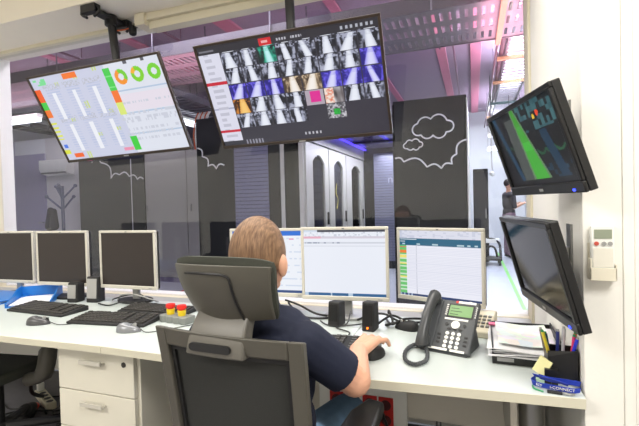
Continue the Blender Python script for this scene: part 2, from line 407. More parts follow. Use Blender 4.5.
text('lettering', 'nun', .22, mat('reflected_letter', (160, 162, 184), .5), t, (.08, -.015, 1.72), (PI / 2, 0, 0))  # lettering reflected in the window glass, set here as pale letters

# grey cabinets
def cabinet(x0, x1, label, hx):
    t = thing('metal_cabinet', label, 'cabinet', ((x0 + x1) / 2, 6.0, 0), group='grey cabinets behind the window'); h = (x1 - x0) / 2
    B(-h, h, .02, .6, 0, 2.25).build('body', CABG, t)
    d = B(-h + .008, h - .008, 0, .02, .09, 2.24).build('door', CABG, t, bevel=.004)
    B(hx - .012, hx + .012, -.02, 0, 1.22, 1.34).build('door_handle', STEEL, d, bevel=.004)
    B(-h, h, .01, .58, 0, .08).build('plinth', mat('violet_grey_plinth', (120, 112, 140), .5), t)
cabinet(-5.42, -4.54, 'wide grey metal cabinet behind the window between black panels', -.40)
cabinet(-4.54, -4.10, 'narrow grey metal cabinet right of the wide one', -.14)
# olive black panel far left
t = thing('aisle_end_panel', 'wide olive black panel with cloud outline behind the left monitors', 'panel', (-6.16, 5.98, 0))
B(-.78, .74, 0, .06, 0, 2.33).build('panel', OLIVE, t, bevel=.004)
B(-.70, .74, -.01, 0, 2.17, 2.30).build('sign_strip', mat('navy_sign', (26, 30, 46), .4), t)
B(-.55, -.42, -.016, -.01, 2.19, 2.27).build('sign_mark', mat('magenta_mark', (220, 40, 120), .5), t)
ribbon(arcs([(-.45, 2.16), (-.22, 2.14), (.0, 1.84), (.2, 1.90), (.42, 1.86), (.60, 1.80), (.73, 1.80)], .28), .022, 0).build('cloud_line', LINE, t)
ribbon([(.46, 0, .1), (.46, 0, 2.33)], .018, 0).build('white_strip', LINE, t)
# coat hooks reflected in the window glass, built as a solid stand
t = thing('coat_stand_reflection', 'reflection of coat hooks, built as a grey stand before the pale wall', 'coat stand', (-7.28, 5.9, 0))
MB().cyl((0, 0, .03), (0, 0, 1.75), .03).build('pole', mat('grey_stand', (110, 114, 134), .5), t)
for a in range(5):
    aa = a * 2 * PI / 5 + .35; c_, s_ = math.cos(aa), math.sin(aa); z = 1.62 if a % 2 == 0 else 1.42
    MB().tube([(c_ * .02, s_ * .02, z - .1), (c_ * .14, s_ * .14, z + .02), (c_ * .24, s_ * .24, z + .12)], .018).ell((c_ * .25, s_ * .25, z + .13), (.035, .035, .035), 10, 6).build('hook', MATS['grey_stand'], t)
    MB().tube([(0, 0, .06), (c_ * .26, s_ * .26, .02)], .02).build('foot', MATS['grey_stand'], t)
t = thing('coat', 'dark coat hanging low on the reflected coat stand', 'coat', (-7.34, 5.76, .9))
MB().cap((-.1, -.0, .1), (-.08, 0, .40), .09, .05).cap((0, 0, .1), (-.0, 0, .38), .08, .05).build('cloth', mat('dark_coat', (46, 44, 58), .9), t, smooth=True)
t = thing('air_conditioner', 'white wall air conditioner left behind the hanging dashboard screen', 'air conditioner', (-7.7, 6.24, 1.98))
MB().prof([(0, 0), (-.16, .04), (-.2, .12), (-.2, .3), (0, .33)], -.36, .36).build('body', WHT, t, bevel=.01)
B(-.32, .32, -.19, -.15, .03, .06).build('vent', mat('vent_grey', (120, 120, 124), .5), t)

# corridor
t = thing('black_rack', 'tall black rack standing at the end of the corridor', 'server rack', (.13, 9.4, 0))
B(-.12, .17, 0, .8, 0, 1.92).build('body', RACKB, t, bevel=.01)
B(-.10, .15, -.02, 0, .1, 1.86).build('door', mat('dark_mesh_door', (44, 44, 48), .4, metal=.4), t)
B(.11, .13, -.05, -.02, .9, 1.1).build('handle', STEEL, t)
t = thing('hand_truck', 'black wheeled equipment cart parked by the corridor rack', 'cart', (.33, 9.0, 0))
MB().box(-.18, .18, -.2, .3, .1, .14).build('deck', BLK, t, bevel=.01)
for sx in (-.14, .14):
    MB().cyl((sx - .02, -.15, .05), (sx + .02, -.15, .05), .05).build('wheel', BLK, t)
    MB().cyl((sx - .02, .25, .05), (sx + .02, .25, .05), .05).build('wheel', BLK, t)
MB().tube(smooth_path([(-.16, .28, .14), (-.14, .2, .4), (-.02, .1, .5), (.14, .05, .42), (.16, -.1, .14)]), .025).build('push_bar', BLK, t)
MB().tube(smooth_path([(-.1, .0, .16), (-.05, -.1, .36), (.05, -.1, .34), (.1, .0, .16)]), .02).build('push_bar', BLK, t)
B(-.16, .16, .05, .28, .42, .5).build('shelf', WHT, t, bevel=.01)
t = thing('ceiling_camera', 'small white surveillance camera hanging over the corridor', 'camera', (.37, 9.2, 1.78))
MB().cyl((0, 0, .1), (0, 0, 1.82), .012).build('pole', WHT, t)
MB().cyl((0, -.1, .0), (0, .1, .03), .045).ell((0, -.1, 0), (.04, .03, .04), 12, 8).build('camera_body', WHT, t, smooth=True)
for i, (x, y, z) in enumerate([(.48, 8.3, 2.28), (.5, 9.9, 2.36), (.52, 11.2, 2.2)]):
    t = thing('ceiling_light', ['bright ceiling light nearest over the corridor', 'bright ceiling light second along the corridor', 'bright ceiling light farthest along the corridor'][i], 'light', (x, y, z + .3), group='corridor ceiling lights')
    B(-.18, .18, -.22, .22, 0, .05).build('housing', WHT, t); B(-.16, .16, -.2, .2, -.012, 0).build('diffuser', TUBE, t)
    for sx in (-.15, .15): MB().cyl((sx, 0, .05), (sx, 0, 3.6 - z - .3), .006, 6).build('rod', GALV, t)

# ------------------------------------------------------------------ overhead in the hall
t = thing('cable_tray', 'wide perforated steel cable tray crossing above the hall', 'cable tray', (-2.6, 3.75, 2.9))
tr = MB(); X0, X1 = -4.2, 3.2; rows = 4; D = .92
for k in range(rows):
    yy = k * (D / 3) * .92; tr.box(X0, X1, yy, yy + .11, 0, .004)
x = X0
while x < X1: tr.box(x, x + .042, .0, D, .0005, .0035); x += .07
tr.build('perforated_sheet', GALV, t)
B(X0, X1, -.012, 0, -.01, .12).build('side_rail', mat('dull_steel', (92, 86, 96), .7), t); B(X0, X1, D, D + .012, -.01, .09).build('side_rail', GALV, t)
for x in (-3.4, -2.0, -.6, .8, 2.3, 2.86):
    MB().cyl((x, -.03, -.02), (x, -.03, .7), .008, 6).cyl((x, D + .03, -.02), (x, D + .03, .7), .008, 6).build('hanger_rod', GALV, t)
B(2.84, 2.89, -.06, D + .06, -.05, -.015).build('cross_bar', ORG, t)
t = thing('cable_ladder', 'long cable ladder running along the corridor ceiling', 'cable tray', (.56, 3.0, 3.10))
B(-.15, -.12, 0, 8.4, 0, .1).build('side_rail', GALV, t); B(.20, .23, 0, 8.4, 0, .1).build('side_rail', GALV, t)
for k in range(56): B(-.12, .20, k * .15, k * .15 + .115, .03, .04).build('rung', mat('mesh_white', (214, 206, 220), .4), t)
MB().tube([(-.19, 0, .03), (-.19, 8.4, .03)], .03).tube([(-.26, 0, -.02), (-.26, 8.4, -.02)], .015).build('pipe', mat('dark_pipe', (96, 70, 84), .4), t)
for i, (y, mm) in enumerate([(2.0, TEAL), (2.9, ORG), (4.1, ORG), (.5, ORG), (5.6, TEAL), (7.0, ORG)]):
    B(-.24, .28, y, y + .05, -.05, -.01).build('cross_bar', mm, t)
    MB().cyl((-.23, y + .02, -.03), (-.23, y + .02, .50), .007, 6).cyl((.27, y + .02, -.03), (.27, y + .02, .50), .007, 6).build('hanger_rod', GALV, t)
for i, (x, wd) in enumerate([(-.42, .14), (.08, .16), (-1.5, .12), (-2.9, .22), (-4.4, .16), (-5.9, .14)]):  # shallow strips shaped and coloured as streaks of pink light on the slab
    tag(B(x - wd / 2, x + wd / 2, 2.7, 11.9, 3.565, 3.6).build('pink_light_streak', PINK_STREAK, bevel=.006),
        ['painted pink light streak ending above the cloud panel', 'painted pink light streak nearest the corridor ladder', 'painted pink light streak passing behind the camera wall screen', 'wide painted pink light streak left of the camera wall screen', 'painted pink light streak between the two hanging screens', 'painted pink light streak above the dashboard screen'][i], 'beam', 'painted pink light streaks')
PIPEM = mat('thin_dark_pipe', (120, 84, 104), .5)
for i, x in enumerate((-.22, -3.5, -5.2)):
    p = MB().tube([(x, 2.8, 3.42), (x, 11.8, 3.42)], .016)
    for k in range(8): p.cyl((x, 3.6 + k, 3.42), (x, 3.6 + k, 3.6), .005, 6)
    tag(p.build('conduit', PIPEM), ['thin dark conduit on the ceiling above the cloud panel', 'thin dark conduit on the ceiling between the screens', 'thin dark conduit on the ceiling above the dashboard screen'][i], 'pipe', 'ceiling conduits')
# longitudinal trays over the left part
for i, (x, z, l) in enumerate([(-4.35, 2.95, 'ribbed steel tray seen between the two hanging screens'), (-5.0, 3.1, 'second ribbed tray left of the gap between screens'), (-8.3, 2.92, 'dark steel ladder tray at the far left above the door')]):
    t = thing('cable_tray', l, 'cable tray', (x, 4.75 if i < 2 else 5.9, z))
    mm = GALV if i < 2 else mat('dark_tray', (74, 74, 84), .5)
    B(-.25, -.23, 0, 6, 0, .1).build('side_rail', mm, t); B(.23, .25, 0, 6, 0, .1).build('side_rail', mm, t)
    for k in range(40): B(-.23, .23, k * .15, k * .15 + .09, .0, .02).build('rung', mm, t)
    for k in range(5): MB().cyl((-.26, .4 + k * 1.3, 0), (-.26, .4 + k * 1.3, 3.6 - z), .007, 6).cyl((.26, .4 + k * 1.3, 0), (.26, .4 + k * 1.3, 3.6 - z), .007, 6).build('hanger_rod', GALV, t)
for i, (x, y, z) in enumerate([(-8.2, 5.0, 2.78), (-5.35, 6.9, 2.98)]):
    t = thing('tube_light', ['long white tube light at the far left above the pale wall', 'long white tube light between the hanging screens'][i], 'light', (x, y, z))
    L = 1.9 if i == 0 else 2.4
    if i == 0: B(-.5, 1.6, -.05, .05, .03, .09).build('housing', WHT, t); B(-.48, 1.58, -.04, .04, -.03, .03).build('tube', TUBE, t)
    else: B(-.06, .06, -.6, 2.0, .03, .1).build('housing', WHT, t); B(-.1, .1, -.58, 1.98, -.03, .03).build('tube', TUBE, t)
    MB().cyl((.0, .0, .08), (.0, .0, 3.6 - z), .006, 6).build('rod', GALV, t)
for i, (z, y) in enumerate([(3.02, 5.3), (3.22, 5.6)]):
    tag(MB().box(-9.4, -6.6, y, y + .06, z, z + .09).box(-9.4, -6.6, y + .3, y + .36, z, z + .09).build('channel_bar', mat('dark_tray', (74, 74, 84), .5), bevel=.004),
        ['lower dark steel channel crossing at the far left', 'upper dark steel channel crossing at the far left'][i], 'bar')
tag(MB().tube(smooth_path([(-8.6, 4.7, 2.95), (-8.1, 4.7, 2.98), (-7.75, 4.7, 2.85), (-7.62, 4.7, 2.55), (-7.6, 4.7, 2.3)]), .05, 12).build('bent_duct', mat('dark_duct', (92, 92, 104), .4), smooth=True), 'grey bent duct pipe left of the dashboard screen', 'pipe')
OC = mat('orange_cable', (222, 110, 60), .6)
tt = MB()
for k in range(9): tt.tube(smooth_path([(-4.45 + k * .035, 6.15, 2.25), (-4.44 + k * .035, 6.1, 2.5), (-4.46 + k * .03, 6.2, 2.8), (-4.4 + k * .03, 6.2, 2.9)], 4), .011, 6, mi=k % 3 == 0)
tag(tt.build('cable_bundle', [WHT, OC]), 'orange and white cables rising above the narrow cabinet', 'cables')

# ================================================================== HANGING SCREENS
PITCH = R(28.3)
def rect_in(u, v, a, b, c, d): return a <= u < b and c <= v < d
def dash(u, v):
    bg = (206, 210, 232) if u < .60 else (226, 230, 242)
    if rect_in(u, v, .27, .38, .01, .07): return (250, 120, 30)
    if rect_in(u, v, .02, .12, .02, .09) and hsh(int(u * 60), int(v * 40)) > .5: return (120, 225, 150)
    if u < .048:
        if .13 < v < .28: return (245, 92, 20)
        if .28 < v < .37: return (60, 205, 70)
        if .37 < v < .46: return (245, 120, 40)
        if .52 < v < .74 and int(v * 40) % 2: return (226, 232, 80)
    if rect_in(u, v, .015, .05, .80, .85): return (70, 120, 230)
    if rect_in(u, v, .0, .05, .87, .92): return (225, 230, 60)
    if rect_in(u, v, .07, .15, .92, .975): return (245, 100, 30)
    if .585 < u < .635:
        if .04 < v < .28: return (70, 210, 80) if int(v * 60) % 7 else (120, 230, 130)
        if .28 < v < .41: return (250, 120, 40)
        if .41 < v < .55: return (222, 236, 120)
        if .80 < v < .97: return (60, 210, 60)
    if rect_in(u, v, .47, .58, .92, .96) and hsh(int(u * 90), 3) > .3: return (240, 150, 180)
    for k, (cu, hole) in enumerate([(.70, 0), (.82, 1), (.94, 2)]):
        dx = (u - cu) * 1.766; dy = v - .15; r_ = math.hypot(dx, dy)
        if .034 < r_ < .080:
            a = math.atan2(-dy, dx)
            if k == 0: return (250, 150, 30) if (a < -.6 or a > 1.9) else (120, 210, 50)
            if k == 1: return (250, 180, 40) if 1.9 < a < 2.9 else (130, 215, 40)
            return (120, 215, 40)
    if u < .58:
        for c_ in (.145, .31, .475):
            for (a, b) in ((.19, .50), (.57, .90)):
                o = .0 if a < .3 else .02
                if abs(u - c_ - o) < .016 and a < v < b: return (240, 242, 250)
                if abs(u - c_ - o) < .055 and a - .04 < v < b and int(v * 100) % 3 == 0: return (188, 198, 228)
                if abs(u - c_ - o) < .07 and a - .10 < v < a - .03 and hsh(int(u * 160), int(v * 90)) > .62: return (190, 193, 208)
                if abs(u - c_ - o - .045) < .006 and hsh(int(v * 24), c_) > .85: return (206, 222, 130)
        return bg
    if v > .28:
        if hsh(int(v * 34), 1) > .72 and hsh(int(u * 110), int(v * 34)) > .5: return (206, 210, 224)
        if .33 < v < .52: return (234, 226, 238)
        if int(v * 60) in (17, 32, 46): return (180, 200, 226)
    if u > .66 and v < .03 and int(u * 40) % 5 == 0: return (90, 90, 100)
    return bg
def vn(x, y, sd):
    xi, yi = math.floor(x), math.floor(y); fx, fy = x - xi, y - yi; fx = fx * fx * (3 - 2 * fx); fy = fy * fy * (3 - 2 * fy)
    a, b = hsh(xi, yi, sd), hsh(xi + 1, yi, sd); c, d = hsh(xi, yi + 1, sd), hsh(xi + 1, yi + 1, sd)
    return (a + (b - a) * fx) * (1 - fy) + (c + (d - c) * fx) * fy
def tile(u, v, r_, c_):
    sd = r_ * 9 + c_ + 1; lean = (hsh(sd, 3) - .5) * .5; off = (hsh(sd, 5) - .5) * .3
    s_ = u - .5 - off * (1 - v) - lean * (v - .5); wd = .12 + .15 * v * (.4 + hsh(sd, 8))
    streak = vn(u * 9 + v * lean * 4, v * 2.2, sd); fine = vn(u * 14, v * 12, sd + 50)
    lo, hi, br = (22, 24, 34), (170, 174, 196), (238, 242, 252)
    if (r_ == 2 and c_ not in (3, 4)) or (r_ == 1 and c_ == 7): lo, hi, br = (34, 26, 130), (104, 92, 230), (220, 222, 255)
    if r_ == 2 and c_ in (3, 4): lo, hi, br = (74, 58, 44), (206, 182, 150), (250, 244, 238)
    if r_ == 0 and c_ == 2: lo, hi, br = (6, 34, 34), (40, 170, 140), (196, 244, 246)
    if r_ == 3 and c_ == 0: lo, hi, br = (60, 30, 10), (220, 140, 50), (252, 206, 120)
    if r_ == 3 and c_ == 4: return (226, 40, 150) if (.28 < u < .8 and .12 < v < .85) else (180, 170, 182)
    if r_ == 3 and c_ == 5: return mixc((226, 96, 60), (246, 230, 220), min(1, fine * 1.3 + .1)) if u < .5 else mixc((70, 60, 60), (220, 220, 226), streak)
    if r_ == 4 and c_ == 5:
        if .35 < u < .68 and .4 < v < .8: return (30, 140 + 60 * fine, 60)
        return mixc((30, 30, 36), (230, 228, 236), fine)
    t_ = abs(s_) / wd
    if t_ < 1: return mixc(br, hi, .75 * t_ ** 3 + .35 * fine * (v < .3))
    k = streak * .75 + fine * .3
    if v < .25 and fine > .6: k += .3
    k = min(1, max(0, (k - .42) * 2.6))
    return mixc(lo, hi, k)
def camwall(u, v):
    if v < .075:
        if .37 < u < .44 and v > .012: return (214, 36, 44) if not (.385 < u < .42 and .03 < v < .055) else (240, 180, 180)
        if (.465 < u < .53 or .55 < u < .61) and .03 < v < .055 and int(u * 200) % 3: return (190, 190, 200)
        if .80 < u < .98 and .025 < v < .055 and int(u * 80) % 2: return (180, 184, 196)
        if .01 < u < .1 and .035 < v < .055: return (120, 120, 130)
        return (44, 42, 50)
    if u < .128:
        if .335 < v < .37 or .83 < v < .86: return (206, 34, 56)
        if v > .95: return (50, 50, 60)
        if int(v * 34) % 2 == 0 and .03 < u < .035 + .05 * hsh(int(v * 34)) + .02: return (196, 196, 212)
        if .60 < v < .615: return (170, 174, 200)
        return (224, 224, 240)
    r_ = int((v - .08) / .148); c_ = int((u - .13) / .1087); fu = ((u - .13) / .1087) % 1; fv = ((v - .08) / .148) % 1
    if 0 <= r_ < 5 and c_ < 8 and (r_ < 4 or c_ < 4 or c_ == 5) and .03 < fu < .97 and fv > .04: return tile(fu, fv, r_, c_)
    if v > .95 and (.14 < u < .26 and int(u * 100) % 2): return (150, 150, 165)
    if .93 < v < .96 and .52 < u < .62 and int(u * 90) % 2: return (190, 190, 200)
    return (52, 50, 62)
def hung(name, label, c, yaw, fn, nx, ny, roll):
    t = thing(name, label, 'screen', c, (PITCH, -roll, yaw)); W_, H_ = 1.04, .605; b = .014
    fr = MB(); fr.box(-W_ / 2, W_ / 2, -.012, .0, H_ / 2 - b, H_ / 2).box(-W_ / 2, W_ / 2, -.012, .0, -H_ / 2, -H_ / 2 + b * 1.3)
    fr.box(-W_ / 2, -W_ / 2 + b, -.012, 0, -H_ / 2 + b * 1.3, H_ / 2 - b).box(W_ / 2 - b, W_ / 2, -.012, 0, -H_ / 2 + b * 1.3, H_ / 2 - b)
    fr.box(-W_ / 2, W_ / 2, 0, .012, -H_ / 2, H_ / 2)
    fr.build('bezel', BEZ, t, bevel=.002)
    MB().box(-W_ / 2 + .02, W_ / 2 - .02, .012, .045, -H_ / 2 + .02, H_ / 2 - .02).box(-.35, .35, .045, .075, -.2, .15).build('back_cover', BLKM, t, bevel=.01)
    raster('screen', W_ - 2 * b, H_ - 2.3 * b, nx, ny, fn, t, y=-.004, zc=.15 * b)
    B(-.02, .02, -.0135, -.012, -H_ / 2 + .004, -H_ / 2 + .012).build('badge', SILVD, t)
    return t
hung('hanging_screen', 'hanging screen with a bright dashboard and three green ring charts', (-2.216, 2.155, 1.910), R(1.8), dash, 250, 130, R(1.7))
hung('hanging_screen', 'hanging screen with a grid of many camera pictures', (-.920, 2.158, 1.912), R(1.7), camwall, 340, 190, R(.8))
def pole(x0, x1, label, y=2.27):
    t = thing('ceiling_mount', label, 'mount', (x0, y, 2.595))
    MB().tube([(0, 0, -.02), (x1 - x0, -.0, -.58)], .027, 16).build('pole', BLK, t, smooth=True)
    MB().box(-.035, .035, -.17, .12, -.035, -.012).box(-.06, .06, -.19, -.14, -.05, 0).box(-.06, .06, .08, .13, -.05, 0).cyl((0, 0, -.07), (0, 0, 0), .04).build('ceiling_bracket', BLK, t, bevel=.004)
    for yy in (-.165, .105):
        for sx in (-1, 1): MB().tube(smooth_path([(sx * .055, yy, -.01), (sx * .075, yy, -.045), (sx * .03, yy, -.075)], 4), .009).build('clamp', BLK, t)
    B(x1 - x0 - .1, x1 - x0 + .1, -.045, -.02, -.72, -.5).build('screen_plate', BLK, t)
pole(-2.29, -2.22, 'black ceiling pole carrying the dashboard screen')
pole(-.975, -.955, 'black ceiling pole carrying the camera picture screen')
t = thing('sensor', 'small black sensor hanging from the white junction box', 'sensor', (-2.2, 2.37, 2.545))
MB().cyl((0, 0, -.045), (0, 0, .0), .026).ell((0, 0, -.045), (.026, .026, .02), 12, 8).box(.02, .07, -.012, .012, -.012, .014).build('body', BLK, t, smooth=True)
MB().tube(smooth_path([(0, 0, 0), (-.05, -.02, -.02), (-.1, -.06, -.03), (-.13, -.09, .0)]), .004, 6).build('cable', OC, t)
tag(MB().box(-2.13, -2.05, 2.31, 2.44, 2.515, 2.595).build('junction_box', TRIM, bevel=.004), 'cream junction box at the end of the window rail', 'box')

# ================================================================== WALL SCREENS
def w1(u, v):
    if v > .93: return (10, 10, 12)
    x = u - (.40 + .16 * v)
    if abs(x) < .035 + .10 * v: return mixc((60, 150, 40), (70, 185, 60), hsh(int(v * 9), 2)) if abs(x) < .02 + .085 * v else (96, 128, 90)
    if -.17 - .12 * v < x < 0 and v > .1: return (72, 78, 74)
    if .72 < u < .98 and v > .35 and abs((u - .74) - .2 * (v - .3)) < .05: return (16, 50, 72)
    if v < .35 and u > .45:
        if math.hypot((u - .76) * 1.6, v - .16) < .035: return (230, 70, 30)
        if math.hypot((u - .70) * 1.6, v - .19) < .03: return (230, 190, 40)
        k = hsh(int(u * 28), int(v * 16)); return (20 + 40 * k, 50 + 55 * k, 60 + 50 * k) if k > .55 else (14, 22, 24)
    if u > .5 and v > .75 and hsh(int(u * 26), int(v * 20)) > .75: return (18, 52, 70)
    if u > .6 and abs(v - (.58 + .05 * abs(math.sin(u * 26)))) < .018: return (26, 84, 50)  # scalloped line here and below paints cloud outlines reflected in the screen
    if u < .3 and abs(x + .35 - .05 * v) < .03: return (20, 60, 84)
    if .1 < u < .35 and abs(v - (.45 + .04 * abs(math.sin(u * 30)))) < .016: return (44, 74, 50)
    return (10, 12, 13)
def wallscreen(label, c, pitch, yaw, lit):
    t = thing('wall_screen', label, 'screen', c, (pitch, 0, yaw)); W_, H_ = .472, .290
    bz = MB(); b, bb = .016, .030
    bz.box(-W_ / 2, W_ / 2, -.01, 0, H_ / 2 - b, H_ / 2).box(-W_ / 2, W_ / 2, -.01, 0, -H_ / 2, -H_ / 2 + bb).box(-W_ / 2, -W_ / 2 + b, -.01, 0, -H_ / 2 + bb, H_ / 2 - b).box(W_ / 2 - b, W_ / 2, -.01, 0, -H_ / 2 + bb, H_ / 2 - b)
    bz.box(-W_ / 2, W_ / 2, 0, .022, -H_ / 2, H_ / 2); bz.build('bezel', BLK, t, bevel=.003)
    B(-.18, .18, .022, .04, -.1, .1).build('back_cover', BLKM, t, bevel=.01)
    if lit: raster('screen', W_ - 2 * b, H_ - b - bb, 120, 70, w1, t, y=-.002, zc=(bb - b) / 2)
    else: B(-W_ / 2 + b, W_ / 2 - b, -.003, -.001, -H_ / 2 + bb, H_ / 2 - b).build('screen', mat('dark_screen', (9, 9, 10), .12, spec=.15), t)
    B(W_ / 2 - .055, W_ / 2 - .045, -.012, -.009, -H_ / 2 + .006, -H_ / 2 + .012).build('power_light', mat('blue_led', (40, 60, 255), .4, emit=(50, 70, 255), estr=3), t)
    B(-.012, .012, -.0112, -.01, -H_ / 2 + .010, -H_ / 2 + .018).build('badge', SILVD, t)
    # tilting arm reaching back to the side wall
    return t
a = wallscreen('black wall screen showing a green corridor picture', (.165, 1.425, 1.432), R(18.1), R(-74.3), True)
b_ = wallscreen('switched off black wall screen above the pen cup', (.173, 1.424, 1.079), R(15.1), R(-80), False)
for nm, z, l in (('wall_bracket', 1.47, 'steel wall bracket behind the corridor picture screen'), ('wall_bracket', 1.10, 'steel wall bracket behind the switched off wall screen')):
    t = thing(nm, l, 'bracket', (XR, 1.475, z))
    B(-.006, 0, -.03, .03, -.12, .10).build('wall_plate', STEEL, t)
    MB().box(-.04, -.006, -.02, .02, -.02, .03).box(-.05, -.03, -.11, .01, -.012, .022).cyl((-.04, 0, -.03), (-.04, 0, .045), .012).build('arm', STEEL, t, bevel=.002)

# ================================================================== DESKS
def desk(x0, x1, yf0, yf1, label, pz=.30):
    t = thing('desk', label, 'desk', ((x0 + x1) / 2, 1.6, 0)); cx_ = (x0 + x1) / 2
    h0, h1 = x0 - cx_ + .001, x1 - cx_ - .001; fy0, fy1 = yf0 - 1.6, yf1 - 1.6; by = .385
    MB().prism([(h0, fy0 + .003), (h1, fy1 + .003), (h1, by), (h0, by)], .717, .745).build('tabletop', DESK, t, bevel=.0015)
    MB().prism([(h0, fy0), (h1, fy1), (h1, fy1 + .003), (h0, fy0 + .003)], .717, .744).build('edge_strip', EDGE, t)
    if pz: B(h0 + .01, h1 - .01, .33, .35, pz, .71).build('modesty_panel', GREYP, t)
    return t, h0, h1
t, a, b = desk(-4.45, -1.385, 1.20, 1.262, 'left white desk carrying the switched off monitors', None)
for x in (a + .1,): MB().cyl((x, -.2, 0), (x, -.2, .717), .035).build('leg', STEEL, t, smooth=True)
MB().cyl((a + .1, .2, 0), (a + .1, .2, .717), .035).build('leg', STEEL, t, smooth=True)
t, a, b = desk(-1.385, -.465, 1.262, 1.238, 'middle white desk in front of the seated man', .04)
MB().cyl((b - .35, .25, 0), (b - .35, .25, .717), .03).build('leg', STEEL, t, smooth=True)
t, a, b = desk(-.465, .274, 1.238, 1.284, 'right white desk with phone, papers and pen cup')
MB().cyl((b - .10, -.02, 0), (b - .10, -.02, .66), .038).cyl((b - .10, -.02, .66), (b - .10, -.02, .717), .05).build('leg', STEEL, t, smooth=True)
MB().cyl((a + .3, .372, 0), (a + .3, .372, .717), .012).build('leg', STEEL, t, smooth=True)
B(b - .17, b - .15, -.1, .3, .4, .717).build('bracket', GREYP, t)

# drawer unit
t = thing('drawer_unit', 'white three drawer pedestal under the left desk seam', 'drawer unit', (-1.495, 1.335, 0))
MB().box(-.215, .215, .02, .58, .05, .70).build('body', mat('white_drawer', (226, 222, 206), .4, var=.02), t, bevel=.002)
B(-.19, .19, .05, .58, .0, .05).build('plinth', BLK, t)
for i, (z0, z1) in enumerate([(.514, .698), (.352, .510), (.06, .348)]):
    d = B(-.214, .200, .0, .019, z0, z1).build('drawer', MATS['white_drawer'], t, bevel=.002)
    zz = z1 - .055 if i == 0 else z1 - .045
    MB().box(-.07, .05, -.026, -.018, zz - .006, zz + .012).box(-.07, -.062, -.02, 0, zz - .004, zz + .004).box(.042, .05, -.02, 0, zz - .004, zz + .004).build('handle', SILV, d, bevel=.002)
    if i == 0: MB().cyl((.15, -.003, zz + .005), (.15, .0, zz + .005), .011, 14).build('lock', mat('dark_lock', (60, 58, 54), .4, metal=.5), d)

# socket trunking under the right desk
t = thing('socket_strip', 'white trunking with red power sockets under the desk', 'sockets', (-.495, 1.925, .335))
B(-.22, .20, -.02, .0, -.10, .09).build('trunking', WHT, t, bevel=.004)
for x in (-.13, -.055, .03, .105):
    fr = B(x - .034, x + .034, -.026, -.02, -.085, .055).build('socket_plate', mat('red_socket', (196, 40, 34), .4), t, bevel=.002)
    for z in (-.05, .02): MB().cyl((x, -.0275, z), (x, -.026, z), .024, 16).build('socket_hole', mat('dark_red_socket', (70, 14, 14), .5), fr)
tag(MB().tube(smooth_path([(-.40, 1.90, .31), (-.39, 1.84, .33), (-.37, 1.84, .27), (-.40, 1.85, .2), (-.47, 1.86, .17), (-.56, 1.86, .2)]), .007, 8).tube(smooth_path([(-.44, 1.9, .37), (-.46, 1.86, .3), (-.52, 1.85, .22), (-.60, 1.86, .20)]), .006, 8).build('power_cable', BLK, smooth=True), 'black power cables hanging below the red sockets', 'cable')

# ================================================================== DESK MONITORS
def m_inbox(u, v):
    if v < .075: return (20, 110, 216)
    if v > .955: return (30, 70, 130)
    if .12 < v < .14 and .8 < u < .86: return (220, 150, 190)
    if int(v * 46) % 5 == 0 and u > .1 and hsh(int(v * 46), int(u * 30)) > .35: return (212, 222, 240)
    return (240, 244, 252)
def m_white(u, v):
    if v < .03: return (66, 70, 84) if u > .17 else (214, 224, 240)
    if v > .96: return (46, 100, 150) if hsh(int(u * 40), 2) > .25 or u > .6 else (190, 210, 230)
    if .10 < v < .135: return (232, 176, 196) if u < .22 else (214, 208, 222)
    if .185 < v < .205: return (150, 160, 180) if (u < .2 or .36 < u < .46 or .25 < u < .28) and hsh(int(u * 70)) > .3 else (208, 212, 224)
    if .24 < v < .25: return (214, 218, 230)
    if v < .1 and hsh(int(u * 50), int(v * 60)) > .8: return (206, 212, 226)
    return (238, 242, 252)
def m_table(u, v):
    if v < .115: return (224, 226, 240) if hsh(int(u * 30), int(v * 50)) > .3 else (206, 210, 228)
    if v < .225:
        if rect_in(u, v, .01, .23, .13, .145) or (rect_in(u, v, .01, .07, .16, .175)): return (225, 235, 240)
        if .195 < v < .215 and hsh(int(u * 26), 4) > .6: return (190, 215, 225)
        return (28, 98, 130)
    if v > .962: return (34, 60, 110) if u > .2 or int(u * 60) % 3 else (170, 190, 220)
    k = int((v - .225) * 50)
    if u < .095:
        if k in (1,): return (236, 96, 96)
        if k in (4, 5): return (246, 132, 60)
        if k in (8, 9, 14, 24): return (244, 230, 120)
        if k % 3 == 1: return (214, 236, 214)
        return (110, 200, 116)
    if k < 34 and int((v - .225) * 100) % 2 == 0 and u > .1: return (228, 230, 244)
    if abs(u - .225) < .004: return (180, 184, 200)
    return (240, 241, 252)
